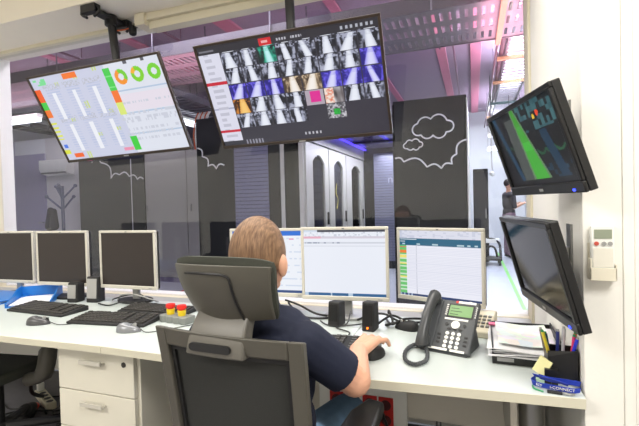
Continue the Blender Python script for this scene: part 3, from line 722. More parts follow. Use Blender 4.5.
def monitor(label, c, yaw, fn=None, stand_y=.06, zb=.745, group=None, button=True):
    W_, H_ = (.408, .338) if fn else (.398, .332); cz = c[2]
    t = thing('monitor', label, 'monitor', (c[0], c[1], zb), yaw, group); z = cz - zb; b, bb = .0135, .020
    fr = MB(); fr.box(-W_ / 2, W_ / 2, -.008, .012, z + H_ / 2 - b, z + H_ / 2).box(-W_ / 2, W_ / 2, -.008, .012, z - H_ / 2, z - H_ / 2 + bb)
    fr.box(-W_ / 2, -W_ / 2 + b, -.008, .012, z - H_ / 2 + bb, z + H_ / 2 - b).box(W_ / 2 - b, W_ / 2, -.008, .012, z - H_ / 2 + bb, z + H_ / 2 - b)
    fr.build('bezel', SILV, t, bevel=.003)
    MB().box(-W_ / 2 + .003, W_ / 2 - .003, .012, .034, z - H_ / 2 + .003, z + H_ / 2 - .003).box(-.13, .13, .03, .05, z - .1, z + .1).build('back_cover', BLKM, t, bevel=.008)
    if fn: raster('screen', W_ - 2 * b, H_ - b - bb, 110, 92, fn, t, y=-.002, zc=z + (bb - b) / 2)
    else: B(-W_ / 2 + b, W_ / 2 - b, -.003, -.001, z - H_ / 2 + bb, z + H_ / 2 - b).build('screen', OFFS, t)
    MB().box(-.022, .022, .05, .07, .012, z + .04).build('stand_neck', SILVD, t, bevel=.004)
    MB().prism([(.11 * math.cos(k * PI / 12) , .05 + .075 * math.sin(k * PI / 12)) for k in range(24)], 0, .014).build('stand_base', BLKM if not fn else SILVD, t, bevel=.003)
    B(-.006, .006, -.0088, -.008, z + H_ / 2 - .010, z + H_ / 2 - .005).build('badge', mat('dark_badge', (110, 110, 110), .4), t)
    if button: B(W_ / 2 - .05, W_ / 2 - .03, -.0095, -.008, z - H_ / 2 + .006, z - H_ / 2 + .012).build('power_button', SILVD, t)
    return t
monitor('switched off monitor cut by the left edge of the picture', (-2.800, 1.885, .993), R(4), group='switched off monitors')
monitor('switched off monitor second from the left', (-2.350, 1.887, .993), R(2.7), group='switched off monitors')
monitor('switched off monitor standing alone left of the chair', (-1.850, 1.892, .993), R(.5), group='switched off monitors')
monitor('lit monitor with blue top bar behind the man', (-.965, 1.897, .997), R(4), m_inbox, group='lit monitors')
monitor('lit monitor with a nearly blank white page', (-.561, 1.865, 1.004), R(4.2), m_white, group='lit monitors')
mz = monitor('lit monitor with teal header and green table rows', (-.150, 1.965, .991), R(-19), m_table, group='lit monitors')

# ================================================================== KEYBOARDS AND MICE
def keyboard(label, loc, yaw, L=.44, D=.155, mt=BLKM, keym=None):
    t = thing('keyboard', label, 'keyboard', loc, yaw, 'black keyboards')
    MB().prof([(-D / 2, 0), (D / 2, 0), (D / 2, .026), (-D / 2, .012)], -L / 2, L / 2).build('case', mt, t, bevel=.004)
    k = MB(); rows = 6
    for r_ in range(rows):
        y0 = -D / 2 + .012 + r_ * (D - .022) / rows; n = 19; dx = (L - .024) / n; i = 0
        while i < n:
            wd = 1
            if r_ == 0 and i == 4: wd = 5
            if i in (13, 16) and r_ > 0 or (r_ == 5 and i in (1, 6, 11)): i += 1; continue
            x0 = -L / 2 + .012 + i * dx; zt = .014 + (y0 + D / 2) / D * .0135
            k.box(x0 + .0015, x0 + dx * wd - .0015, y0 + .0015, y0 + (D - .022) / rows - .0015, zt - .004, zt + .006); i += wd
    o = k.build('keys', keym or mat('key_black', (56, 54, 51), .35), t, bevel=.0012, seg=1); o['kind'] = 'stuff'
    return t
keyboard('black keyboard at the far left in front of the blue folder', (-2.165, 1.640, .745), R(-3), L=.43, D=.16)
keyboard('black keyboard in the front of the lone dark monitor', (-1.620, 1.565, .745), R(6), L=.42, D=.15)
keyboard('black keyboard pushed back behind another keyboard', (-1.545, 1.765, .745), R(0), L=.40, D=.13)
keyboard('black keyboard in front of the seated man', (-.600, 1.485, .745), R(3), L=.44, D=.155)
def mouse(label, loc, yaw, mt=BLKM, top=None, cord=None):
    t = thing('mouse', label, 'mouse', loc, yaw, 'computer mice')
    def body(sc, z0):
        mb = MB(); n = 18; P = []
        for j in range(7):
            a = j / 6 * PI / 2
            for i in range(n):
                th = 2 * PI * i / n; y = .056 * math.sin(th); x = .031 * math.cos(th) * (1 - .12 * math.sin(th))
                P.append((x * math.cos(a) ** .6 * sc if j < 6 else 0, y * math.cos(a) ** .6 * sc - .004 * math.sin(a) if j < 6 else -.004, z0 + (.034 - .006 * math.sin(th)) * math.sin(a)))
        fs = [(j * n + i, j * n + (i + 1) % n, (j + 1) * n + (i + 1) % n, (j + 1) * n + i) for j in range(6) for i in range(n)]
        fs.append(tuple(range(n - 1, -1, -1))); return mb.add(P, fs)
    body(1, 0.001).build('shell', mt, t, smooth=True)
    MB().cyl((-.004, .028, .029), (.004, .028, .029), .009, 12).build('scroll_wheel', top or SILVD, t)
    MB().box(-.0006, .0006, .01, .05, .012, .0315).build('button_gap', BLK, t)
    if cord: MB().tube(smooth_path(cord, 5), .0018, 6).build('cord', BLK, t)
    return t
mouse('dark silver mouse at the left desk front', (-1.95, 1.43, .745), R(-70), mat('mouse_dark', (70, 70, 72), .3), cord=[(0, .055, .01), (.03, .12, .003), (.0, .2, .003), (-.08, .3, .003), (-.1, .36, .003)])
mouse('silver grey mouse between the keyboards', (-1.425, 1.450, .745), R(-75), mat('mouse_silver', (130, 132, 136), .3, metal=.3), cord=[(0, .055, .01), (.02, .1, .003), (-.05, .2, .003), (-.12, .28, .003)])
mouse('black mouse under the right hand of the man', (-.330, 1.448, .745), R(-14), BLKM)
mouse('black mouse lying behind the handset of the phone', (-.27, 1.79, .745), R(70), BLKM)

# emergency button station
t = thing('button_station', 'grey box with two red and yellow emergency buttons', 'buttons', (-1.318, 1.640, .745), R(-8))
n = 16; pr = [(-.085, -.03)] + [(-.085 + .17 * k / n, -.03 - .010 * abs(math.sin(k / n * PI * 4))) for k in range(1, n)] + [(.085, -.03), (.085, .03), (-.085, .03)]
MB().prism(pr, 0, .032).build('box', mat('station_grey', (128, 132, 128), .5), t, bevel=.003)
for x in (-.042, .03):
    y = MB().cyl((x, 0, .032), (x, 0, .058), .017, 18, r2=.020).build('collar', YEL, t, smooth=True)
    MB().cyl((x, 0, .058), (x, 0, .066), .015, 18).cyl((x, 0, .066), (x, 0, .080), .023, 20, r2=.021).build('button', RED, t, smooth=True)

# blue folders
t = thing('blue_folder', 'flat blue folder lying at the far left desk edge', 'folder', (-2.80, 1.80, .745), R(5))
B(-.2, .2, -.14, .14, 0, .004).build('cover', BLUE, t); B(-.19, .18, -.13, .13, .004, .014).build('papers', PAPER, t); B(-.2, .2, -.14, .14, .014, .018).build('cover', BLUE, t)
t = thing('blue_tray', 'blue sloping document tray left behind the keyboard', 'tray', (-2.47, 1.80, .745), R(40))
MB().prof([(-.15, 0), (.15, 0), (.15, .07), (.145, .07), (.14, .006), (-.15, .006)], -.11, .11).build('base', BLUE, t)
MB().prof([(-.15, 0), (.15, 0), (.15, .075), (.06, .07), (-.02, .045), (-.15, .025)], .105, .112).build('side', BLUE, t)
MB().prof([(-.15, 0), (.15, 0), (.15, .075), (.06, .07), (-.02, .045), (-.15, .025)], -.112, -.105).build('side', BLUE, t)
B(-.1, .1, -.13, .12, .007, .012).build('papers', PAPER, t)

# speakers
def speaker(label, loc, yaw, w_=.058, d=.07, h=.125, silver=False, led=False):
    t = thing('speaker', label, 'speaker', loc, yaw, 'desk speakers')
    MB().prof([(-d / 2, 0), (d / 2, 0), (d / 2, h * .96), (-d / 2 + .012, h)], -w_ / 2, w_ / 2).build('case', BLKM, t, bevel=.006)
    MB().box(-w_ / 2 + .006, w_ / 2 - .006, -.002, .0, .025, h - .012).build('grille', SILVD if silver else mat('speaker_cloth', (18, 18, 18), .9, bump=.5, scale=900), t, loc=(0, -d / 2 - .001, 0), rot=(R(-4.5), 0, 0))
    if led: MB().cyl((.0, -d / 2 - .004, .016), (.0, -d / 2, .016), .004, 10).build('power_light', mat('orange_led', (255, 110, 20), .4, emit=(255, 110, 20), estr=3), t)
    return t
speaker('left black speaker under the blank page monitor', (-.575, 1.775, .745), R(-10), w_=.055, h=.108)
speaker('right black speaker with orange light under the blank page monitor', (-.416, 1.745, .745), R(-6), w_=.055, h=.122, led=True)
speaker('silver fronted black speaker between the dark monitors', (-2.085, 1.88, .745), R(8), w_=.075, h=.15, silver=True)
speaker('short silver fronted box under the second dark monitor', (-2.205, 1.85, .745), R(8), w_=.065, h=.115, silver=True)

# cables on the desk
CBL = []
def cable(label, paths, r_=.003, mt=BLK):
    mb = MB()
    for p in paths: mb.tube(smooth_path(p, 6), r_, 7)
    tag(mb.build('cable', mt, smooth=True), label, 'cable')
Z = .7485
cable('grey and black cables looping under the lone dark monitor', [[(-1.98, 1.90, Z + .005), (-1.9, 1.84, .78), (-1.82, 1.87, .80), (-1.74, 1.88, .795), (-1.70, 1.84, Z + .005)], [(-2.0, 1.82, Z + .003), (-1.9, 1.80, Z + .003), (-1.82, 1.83, .77), (-1.75, 1.84, Z + .003), (-1.66, 1.90, Z + .003)]], .004)
cable('pale grey cable arching under the lone dark monitor', [[(-1.95, 1.91, Z + .005), (-1.86, 1.85, .80), (-1.76, 1.84, .81), (-1.67, 1.87, .78), (-1.68, 1.93, Z + .005)]], .004, mat('grey_cable', (150, 150, 146), .5))
cable('thick black cables between headrest and left speaker', [[(-.90, 1.95, .80), (-.80, 1.90, .79), (-.70, 1.86, .765), (-.60, 1.88, Z + .004), (-.50, 1.86, Z + .004)], [(-.88, 1.94, .79), (-.78, 1.85, Z + .008), (-.68, 1.83, Z + .004), (-.56, 1.90, Z + .004), (-.45, 1.90, Z + .004)]], .005)
cable('tangled black cables right of the speakers', [[(-.50, 1.85, Z + .004), (-.44, 1.84, .78), (-.38, 1.86, .785), (-.30, 1.84, Z + .01), (-.22, 1.86, Z + .01)], [(-.40, 1.80, Z + .004), (-.34, 1.82, .79), (-.29, 1.86, .76), (-.24, 1.80, Z + .004), (-.15, 1.85, Z + .004)], [(-.38, 1.90, Z + .005), (-.33, 1.78, .765), (-.28, 1.82, .78), (-.18, 1.88, .77)], [(-.36, 1.86, .79), (-.35, 1.82, .81), (-.33, 1.79, .77), (-.36, 1.79, Z + .008), (-.31, 1.86, Z + .008)]], .005)
cable('thin usb cable ending in front of the speakers', [[(-.54, 1.88, .78), (-.53, 1.78, Z + .004), (-.56, 1.72, Z + .003), (-.49, 1.67, Z + .003), (-.48, 1.64, Z + .003)]], .003)
cable('cable loop beside the neck of the blank page monitor', [[(-.66, 1.80, Z + .003), (-.60, 1.74, Z + .003), (-.52, 1.76, Z + .003), (-.46, 1.80, Z + .003)]], .003)

# ================================================================== PHONE
t = thing('desk_phone', 'dark grey desk phone with green display and white buttons', 'phone', (-.102, 1.575, .745), R(-17))
TL = R(47); PM = Matrix.Translation((0, -.045, .012)) @ Matrix.Rotation(TL, 4, 'X')    # panel plane: local x, y up the slope
W2 = .098
MB().box(-W2, W2, 0, .205, -.022, 0, M=PM).build('body', PHG, t, bevel=.006)
MB().prof([(-.045, 0), (.10, 0), (.10, .008), (.055, .10), (.045, .10), (-.03, .012)], -.08, .09).build('foot', PHG, t, bevel=.003)
pz = .0006
MB().box(-.005, .078, .138, .182, 0, .002, M=PM).build('display', mat('green_display', (112, 150, 96), .3, emit=(96, 130, 80), estr=.35), t)
for k in range(3): MB().box(.0, .03 + .012 * (k % 2), .144 + k * .012, .1465 + k * .012, .002, .0024, M=PM).build('display_line', mat('dark_lcd', (50, 66, 46), .5), t)
MB().box(-.012, .084, .132, .188, 0, .001, M=PM).build('display_frame', BLK, t)
MB().box(-.015, .07, .1215, .1285, 0, .002, M=PM).build('softkey_label', WHT, t)
MB().box(.022, .085, .1925, .2015, 0, .0012, M=PM).build('name_strip', WHT, t)
MB().box(.012, .021, .1925, .2015, 0, .0014, M=PM).build('message_light', RED, t)
MB().cyl((.03, .103, -.001), (.03, .103, .004), .0155, 20, M=PM).build('navigation_key', WHT, t)
for x in (-.002, .062): MB().cyl((x, .103, 0), (x, .103, .003), .006, 12, M=PM).build('round_key', BLK, t)
for r_ in range(4):
    for c_ in range(3): MB().cyl((.008 + c_ * .021, .018 + r_ * .0165, 0), (.008 + c_ * .021, .018 + r_ * .0165, .003), .0068, 12, M=PM).build('number_key', WHT, t)
for k in range(6):
    MB().box(-.018, -.011, .140 + k * .008, .1435 + k * .008, 0, .002, M=PM).build('line_key', WHT, t)
    MB().box(.089, .094, .140 + k * .008, .1435 + k * .008, 0, .002, M=PM).build('line_key', WHT, t)
for (x, y) in ((-.018, .03), (-.018, .045), (-.02, .06), (.076, .03), (.076, .045), (.076, .06), (.01, .086), (.03, .086), (.05, .086)): MB().box(x - .006, x + .006, y - .003, y + .003, 0, .0025, M=PM).build('function_key', BLK, t)
MB().box(-.055, .02, .001, .009, 0, .0015, M=PM).box(.03, .08, .001, .009, 0, .0015, M=PM).build('label_strip', WHT, t)
MB().box(-.092, -.035, .004, .2, 0, .006, M=PM).build('cradle', PHG, t, bevel=.003)
hp = smooth_path([(-.064, .0, .020), (-.064, .025, .034), (-.064, .10, .044), (-.064, .175, .036), (-.064, .205, .022)], 5)
rs = [.025 - .007 * math.sin(PI * i / (len(hp) - 1)) for i in range(len(hp))]; rs[0] = .017; rs[-1] = .017
MB().tube(hp, 0, 16, rs=rs, M=PM).ell((-.064, .018, .020), (.026, .028, .018), M=PM).ell((-.064, .19, .020), (.026, .026, .018), M=PM).build('handset', mat('handset_grey', (64, 66, 68), .35), t, smooth=True)
# coiled cord (world helix path)
base = smooth_path([(-.064, -.038, .03), (-.046, -.062, .012), (-.022, -.11, .009), (-.008, -.165, .009), (-.026, -.208, .009), (-.066, -.188, .009), (-.096, -.13, .009), (-.108, -.08, .009), (-.106, -.035, .009), (-.09, .01, .009)], 40)
hx = []
for i, p_ in enumerate(base):
    a = i * 1.1; d = (base[min(i + 1, len(base) - 1)] - base[max(i - 1, 0)]).normalized(); s_ = d.cross(Vector((0, 0, 1))).normalized()
    hx.append(p_ + s_ * .0055 * math.cos(a) + Vector((0, 0, .0055 * math.sin(a))))
MB().tube(hx, .0024, 5).build('coiled_cord', PHG, t, smooth=True)
# second, cream phone
t = thing('desk_phone', 'cream older phone half hidden behind the grey phone', 'phone', (.012, 1.845, .745), R(-10))
MB().prof([(-.10, 0), (.10, 0), (.10, .065), (.06, .07), (-.10, .025)], -.06, .06).build('body', CREAM, t, bevel=.005)
for r_ in range(4):
    for c_ in range(3): MB().box(.0 + c_ * .019, .013 + c_ * .019, -.07 + r_ * .025, -.055 + r_ * .025, .0 + .034 + r_ * .007, .041 + r_ * .007).build('number_key', mat('grey_key', (130, 130, 124), .5), t)
hh = smooth_path([(-.04, -.09, .045), (-.04, -.04, .072), (-.04, .04, .088), (-.04, .09, .075)], 5)
MB().tube(hh, .016, 12).build('handset', CREAM, t, smooth=True)

# ================================================================== PAPER TRAY, PENS, LANYARD
t = thing('paper_tray', 'black letter tray under a thick pile of papers', 'tray', (.163, 1.650, .745), R(-1))
MB().box(-.11, .105, -.165, .165, .012, .017).box(-.11, -.105, -.165, .165, .012, .055).box(.10, .105, -.165, .165, .012, .06).box(-.11, .105, .16, .165, .012, .052).box(-.11, .105, -.168, -.162, .0, .034).build('tray', BLK, t, bevel=.002)
B(-.095, -.045, -.1692, -.168, .010, .022).build('label_plate', mat('tray_label', (150, 150, 150), .5), t)
t = thing('paper_pile', 'pile of loose white sheets overflowing the black tray', 'papers', (.157, 1.640, .763))
for k in range(9):
    a = R(random.uniform(-5, 4)); dx = random.uniform(-.008, .006); dy = random.uniform(-.01, .008)
    def fn(u, v, k=k, dx=dx, dy=dy, a=a):
        x = (u - .5) * .214; y = (v - .5) * .315
        z = .004 + k * .0030 + .010 * (abs(u - .45) * 2) ** 2 * (k / 9) * (-1) + .006 * math.sin(u * 5 + k) * (k / 9) + .004 * math.sin(v * 7 + k * 1.7) * (k / 9)
        return (x * math.cos(a) - y * math.sin(a) + dx, x * math.sin(a) + y * math.cos(a) + dy, max(z, .0006 + k * .0022)), (0, 0, 1)
    MB().shell(fn, 8, 10, .0012 if k else .003).build('sheet', PAPER, t, smooth=True)
def scr(u, v): return (0, 0, 0)
pm = mat('printed_sheet', (226, 232, 230), .7, var=.0)
nt = pm.node_tree; vz = nt.nodes.new('ShaderNodeTexVoronoi'); vz.inputs['Scale'].default_value = 26; tc = nt.nodes.new('ShaderNodeTexCoord'); nt.links.new(tc.outputs['Object'], vz.inputs['Vector'])
mx = nt.nodes.new('ShaderNodeMix'); mx.data_type = 'RGBA'; mx.inputs[0].default_value = .16; mx.inputs[6].default_value = (*lin((236, 240, 240)), 1); nt.links.new(vz.outputs['Color'], mx.inputs[7]); nt.links.new(mx.outputs[2], nt.nodes['Principled BSDF'].inputs['Base Color'])
MB().shell(lambda u, v: (((u - .5) * .17, (v - .5) * .25, .037 + .004 * math.sin(u * 5 + 8) + .004 * math.sin(v * 7 + 13)), (0, 0, 1)), 8, 10, .001).build('printed_sheet', pm, t, smooth=True)
B(-.108, -.085, .10, .13, .036, .041).build('pink_note', mat('pink_note', (230, 110, 150), .6), t)

t = thing('pen_cup', 'black faceted pen cup against the side wall', 'pen cup', (.234, 1.405, .745), R(-4))
def cup(sc, z0, z1, s0, s1):
    P = []
    for z, s_ in ((z0, s0), (z1, s1)): P += [(-.040 * s_, -.036 * s_, z), (.040 * s_, -.036 * s_, z), (.040 * s_, .036 * s_, z), (-.040 * s_, .036 * s_, z)]
    return P
q = cup(1, 0, .092, 1.0, 1.0) + cup(1, .006, .092, .88, .88)
q[4] = (-.034, -.036, .075); q[5] = (.040, -.036, .10)
MB().add(q, [(0, 3, 2, 1), (0, 1, 5, 4), (1, 2, 6, 5), (2, 3, 7, 6), (3, 0, 4, 7), (8, 9, 10, 11), (8, 12, 13, 9), (9, 13, 14, 10), (10, 14, 15, 11), (11, 15, 12, 8), (4, 5, 13, 12), (5, 6, 14, 13), (6, 7, 15, 14), (7, 4, 12, 15)]).build('cup', BLK, t)
MB().prism([(-.046, -.055), (-.012, -.058), (-.010, -.036), (-.044, -.034)], 0, .045).build('note_holder', BLK, t)
t2 = thing('sticky_notes', 'pale yellow sticky note block leaning on the pen cup', 'sticky notes', (.183, 1.375, .79), (R(-18), R(24), R(-30)))
B(-.018, .018, -.006, .006, -.024, .024).build('notes', mat('yellow_note', (240, 236, 176), .7), t2)
t2 = thing('sticky_notes', 'pale green sticky note block lying behind the lanyard', 'sticky notes', (.187, 1.375, .7455), R(-20))
B(-.022, .022, -.018, .018, 0, .010).build('notes', mat('green_note', (196, 226, 190), .7), t2)
pens = [(-.02, .0, -8, 10, 'navy', (30, 44, 110), 'navy pen leaning left in the cup'), (-.008, .01, 2, 6, 'navy', (34, 52, 120), 'navy pen upright beside green capped pen'), (-.014, -.014, -14, 4, 'yellow', (220, 200, 50), 'yellow pencil low in the cup'),
        (.010, -.012, 14, -6, 'blue', (40, 60, 220), 'bright blue pen leaning right'), (.018, .004, 10, 4, 'orange', (240, 96, 40), 'orange pen near the wall'), (.006, .018, 4, 12, 'silver', (190, 190, 196), 'silver pen at the back of the cup'), (.022, -.008, 6, 2, 'pink', (226, 60, 120), 'pink pen rightmost in the cup'), (-.024, .02, -10, 14, 'grey', (120, 110, 100), 'grey pencil at the back left')]
for i, (x, y, ax, ay, nm, c, l) in enumerate(pens):
    L = .125 + .006 * (i % 3)
    t2 = thing('pen', l, 'pen', (.234 + x, 1.405 + y, .752), (R(-ay * .5), R(ax), 0), 'pens in the black cup')
    MB().cyl((0, 0, .012), (0, 0, L), .0048, 10).build('barrel', mat('pen_' + nm, c, .35), t2, smooth=True)
    MB().cyl((0, 0, 0), (0, 0, .012), .0012, 10, r2=.0046).build('tip', SILVD, t2)
    MB().cyl((0, 0, L), (0, 0, L + .006), .004, 10).box(.0035, .0055, -.0015, .0015, L - .035, L).build('clip', SILVD if i % 2 else mat('green_cap', (40, 150, 90), .4), t2)

t = thing('lanyard', 'royal blue lanyard with white lettering heaped by the pen cup', 'lanyard', (.213, 1.335, .745), R(-6))
t.scale = (.88, .88, .88)
def strap(path, wd, th=.0016, tilt=.8):
    P = smooth_path(path, 8); vs = []; fs = []
    for i, p_ in enumerate(P):
        d = (P[min(i + 1, len(P) - 1)] - P[max(i - 1, 0)]).normalized(); s_ = d.cross(Vector((0, 0, 1))).normalized()
        ud = (Vector((0, 0, 1)) * tilt + s_ * (1 - tilt)).normalized(); nn = d.cross(ud).normalized()
        for a, b in ((-1, -1), (1, -1), (1, 1), (-1, 1)): vs.append(p_ + ud * wd / 2 * a + nn * th / 2 * b)
    for i in range(len(P) - 1):
        for k in range(4): fs.append((i * 4 + k, i * 4 + (k + 1) % 4, i * 4 + 4 + (k + 1) % 4, i * 4 + 4 + k))
    fs += [(3, 2, 1, 0), tuple(len(vs) - 4 + k for k in range(4))]; return MB().add(vs, fs)
strap([(-.06, .03, .012), (-.072, .0, .012), (-.055, -.022, .013), (-.01, -.032, .014), (.04, -.034, .013), (.062, -.02, .012)], .017).build('strap', ROYAL, t)
strap([(-.05, .025, .022), (-.02, .0, .026), (.02, -.006, .028), (.055, .0, .024), (.065, .014, .018), (.05, .03, .014)], .017).build('strap', ROYAL, t)
strap([(-.066, .01, .03), (-.04, -.012, .034), (.0, -.02, .03), (.03, -.018, .022)], .016, tilt=.5).build('strap', ROYAL, t)
text('lettering', 'I-CONNECT', .0125, WHT, t, (.012, -.0385, .0150), (R(90), 0, R(-3)), .0003)
text('lettering', 'ECT', .011, WHT, t, (-.052, -.0325, .0155), (R(80), 0, R(-35)), .0003)
B(-.03, .012, -.05, -.038, .0, .008).build('clasp', BLK, t, bevel=.002)
MB().tube([(.012, -.044, .006), (.035, -.05, .006), (.045, -.042, .006)], .003).build('hook', STEEL, t)
MB().tube(smooth_path([(-.07, -.01, .003), (-.065, -.035, .003), (-.04, -.048, .003)]), .0025, 6).build('green_clip', mat('green_cap', (40, 150, 90), .4), t)

# ================================================================== REMOTE ON THE PILLAR
t = thing('remote_control', 'white air conditioner remote in its wall holder on the pillar', 'remote', (.319, 1.325, 1.067))
B(-.0265, .0265, -.026, -.006, .012, .138).build('case', WHT, t, bevel=.004)
B(-.02, .02, -.0275, -.026, .103, .127).build('display', mat('lcd_grey', (148, 156, 136), .3), t)
MB().cyl((-.015, -.029, .090), (-.015, -.026, .090), .0055, 14).build('red_button', mat('soft_red', (200, 84, 70), .5), t)
for x in (.002, .016): MB().cyl((x, -.029, .090), (x, -.026, .090), .0055, 14).build('white_button', SILVD, t)
B(-.022, .022, -.0272, -.026, .028, .078).build('flap', mat('warm_white', (232, 228, 214), .5), t)
MB().box(-.030, .030, -.003, 0, -.005, .09).box(-.030, -.027, -.030, -.003, -.005, .05).box(.027, .030, -.030, -.003, -.005, .035).box(-.030, .030, -.030, -.027, -.005, .026).box(-.030, .030, -.030, 0, -.008, -.004).build('holder', mat('ivory_plastic', (228, 222, 202), .45), t, bevel=.001)

# ================================================================== OFFICE CHAIR
t = thing('office_chair', 'grey mesh office chair with headrest that the man sits in', 'chair', (-.59, 1.06, 0), R(-4))
def backfn(inset, dy=0, z0=.47, z1=.955):
    def fn(u, v):
        z = z0 + (z1 - z0) * v; hw = (.212 + .013 * v) - inset; x = (u * 2 - 1) * hw
        y = -.085 - .055 * v ** 1.3 + .03 * (u * 2 - 1) ** 2 * (1 - .4 * v) + dy
        return (x, y, z), (0, -1, .25)
    return fn
bf = backfn(0)
fr = MB()
def strip(u0, u1, v0, v1, th, nu, nv, dy=0):
    fr.shell(lambda u, v: ((lambda r_: ((r_[0][0], r_[0][1] + dy, r_[0][2]), r_[1]))(bf(u0 + (u1 - u0) * u, v0 + (v1 - v0) * v))), nu, nv, th)
strip(0, .085, 0, 1, .024, 2, 14); strip(.915, 1, 0, 1, .024, 2, 14); strip(.085, .915, .90, 1, .024, 12, 2); strip(.085, .915, 0, .09, .024, 12, 2)
fr.build('back_frame', CHG, t, bevel=.004)
MB().shell(lambda u, v: (lambda r_: ((r_[0][0], r_[0][1] + .004, r_[0][2]), r_[1]))(bf(.075 + .85 * u, .08 + .83 * v)), 14, 14, .006).build('back_mesh', CHM, t, smooth=True)
fr = MB(); strip(.085, .115, .09, .90, .010, 2, 12); strip(.885, .915, .09, .90, .010, 2, 12); strip(.115, .885, .875, .90, .010, 12, 2)
fr.build('inner_rim', BLKM, t)
# headrest
def hr(u, v):
    z = .990 + .142 * v; s_ = u * 2 - 1; hw = .122 + .024 * v; x = s_ * hw
    y = -.145 - .035 * math.sin(v * PI * .5) + .045 * s_ * s_ + .02 * (1 - v) ** 2; z += .006 * (1 - s_ * s_) * v
    return (x, y, z), (0, -1, .2)
MB().shell(hr, 18, 10, .012).build('headrest_shell', CHG, t, bevel=.003)
def hc(u, v):
    s_ = u * 2 - 1; p_, n_ = hr(.5 + s_ * .5, v); e = .012
    return (p_[0] * (1.065 - .05 * abs(v * 2 - 1) ** 6), p_[1] + .001, .985 + (p_[2] - .985) * (1.13 - .06 * abs(s_) ** 6)), (0, 1, .0)
def hcn(u, v):
    p_, n_ = hc(u, v); s_ = u * 2 - 1; th = .038 * (1 - abs(s_) ** 5 * .75) * (1 - abs(v * 2 - 1) ** 5 * .65)
    return p_, th
cm = MB(); nu, nv = 20, 12; A = []; Bb = []
for j in range(nv + 1):
    for i in range(nu + 1):
        p_, th = hcn(i / nu, j / nv); A.append(p_); Bb.append((p_[0], p_[1] + th, p_[2]))
n = len(A); q = lambda i, j: j * (nu + 1) + i; fs = []
for j in range(nv):
    for i in range(nu): fs += [(q(i, j), q(i + 1, j), q(i + 1, j + 1), q(i, j + 1)), (n + q(i, j), n + q(i, j + 1), n + q(i + 1, j + 1), n + q(i + 1, j))]
for i in range(nu): fs += [(q(i, 0), n + q(i, 0), n + q(i + 1, 0), q(i + 1, 0)), (q(i, nv), q(i + 1, nv), n + q(i + 1, nv), n + q(i, nv))]
for j in range(nv): fs += [(q(0, j), q(0, j + 1), n + q(0, j + 1), n + q(0, j)), (q(nu, j), n + q(nu, j), n + q(nu, j + 1), q(nu, j + 1))]
cm.add(A + Bb, fs).build('headrest_cushion', CHF, t, smooth=True)
gp = []
for (u, v) in [(.20, .86), (.35, .87), (.5, .87), (.62, .86), (.685, .80), (.70, .6), (.71, .4), (.725, .2), (.74, .04)]:
    p_, n_ = hr(u, v); gp.append((p_[0], p_[1] - .0125, p_[2]))
MB().tube(smooth_path(gp, 4), .0035, 6).build('groove', BLK, t)
# bracket plate joining headrest and back
def pl(u, v):
    z = .905 + .105 * v; x = -.012 + (u * 2 - 1) * (.088 - .010 * v); y = -.172 + .045 * (v ** 2) - .0 + .004 * (u * 2 - 1) ** 2
    return (x, y, z), (0, 1, 0)
MB().shell(pl, 10, 8, .045).build('headrest_bracket', mat('bracket_grey', (98, 95, 88), .4), t, bevel=.005)
sl = MB(); npt = 20; pts = []
for k in range(npt):
    a = 2 * PI * k / npt; sx = .052 if math.cos(a) > 0 else -.052; pts.append((-.020 + sx + .010 * math.cos(a), .929 + .010 * math.sin(a)))
vs = [(x, -.176, z) for x, z in pts] + [(x, -.168, z) for x, z in pts]
sl.add(vs, [tuple(range(npt)), tuple(range(2 * npt - 1, npt - 1, -1))] + [(i, i + npt, (i + 1) % npt + npt, (i + 1) % npt) for i in range(npt)]).build('slot_cover', BLKM, t)
# seat, arms, base
MB().prism([(-.23, -.03), (.23, -.03), (.25, .12), (.24, .38), (.18, .44), (-.18, .44), (-.24, .38), (-.25, .12)], .42, .49).build('seat', CHF, t, bevel=.02, seg=3)
for sx in (-1, 1):
    ar = MB().tube(smooth_path([(sx * .22, .12, .43), (sx * .29, .11, .44), (sx * .30, .10, .52), (sx * .29, .10, .64 if sx > 0 else .55)], 5), .022, 10).build('arm_support', BLKM, t, smooth=True)
    oz = .0 if sx > 0 else -.10
    MB().prism([(sx * .285 - .04, -.06), (sx * .285 + .035, -.06), (sx * .285 + .05, .06), (sx * .285 + .035, .20), (sx * .285 - .02, .21), (sx * .285 - .045, .12)], .655 + oz, .690 + oz).build('armrest_pad', BLK, t, bevel=.012, seg=3)
MB().tube(smooth_path([(0, .02, .45), (0, -.06, .46), (0, -.05, .56), (0, -.06, .66)], 5), .03, 10).build('back_support', CHG, t, smooth=True)
MB().cyl((0, .18, .12), (0, .18, .42), .028).build('gas_lift', STEEL, t, smooth=True)
for k in range(5):
    a = R(72 * k + 20); c_, s_ = math.cos(a), math.sin(a)
    MB().tube([(0, .18, .13), (c_ * .15, .18 + s_ * .15, .12), (c_ * .29, .18 + s_ * .29, .085)], 0, 8, rs=[.03, .024, .016]).build('leg', BLKM, t, smooth=True)
    MB().cyl((c_ * .29 - s_ * .02, .18 + s_ * .29 + c_ * .02, .03), (c_ * .29 + s_ * .02, .18 + s_ * .29 - c_ * .02, .03), .03).build('castor', BLK, t, smooth=True)

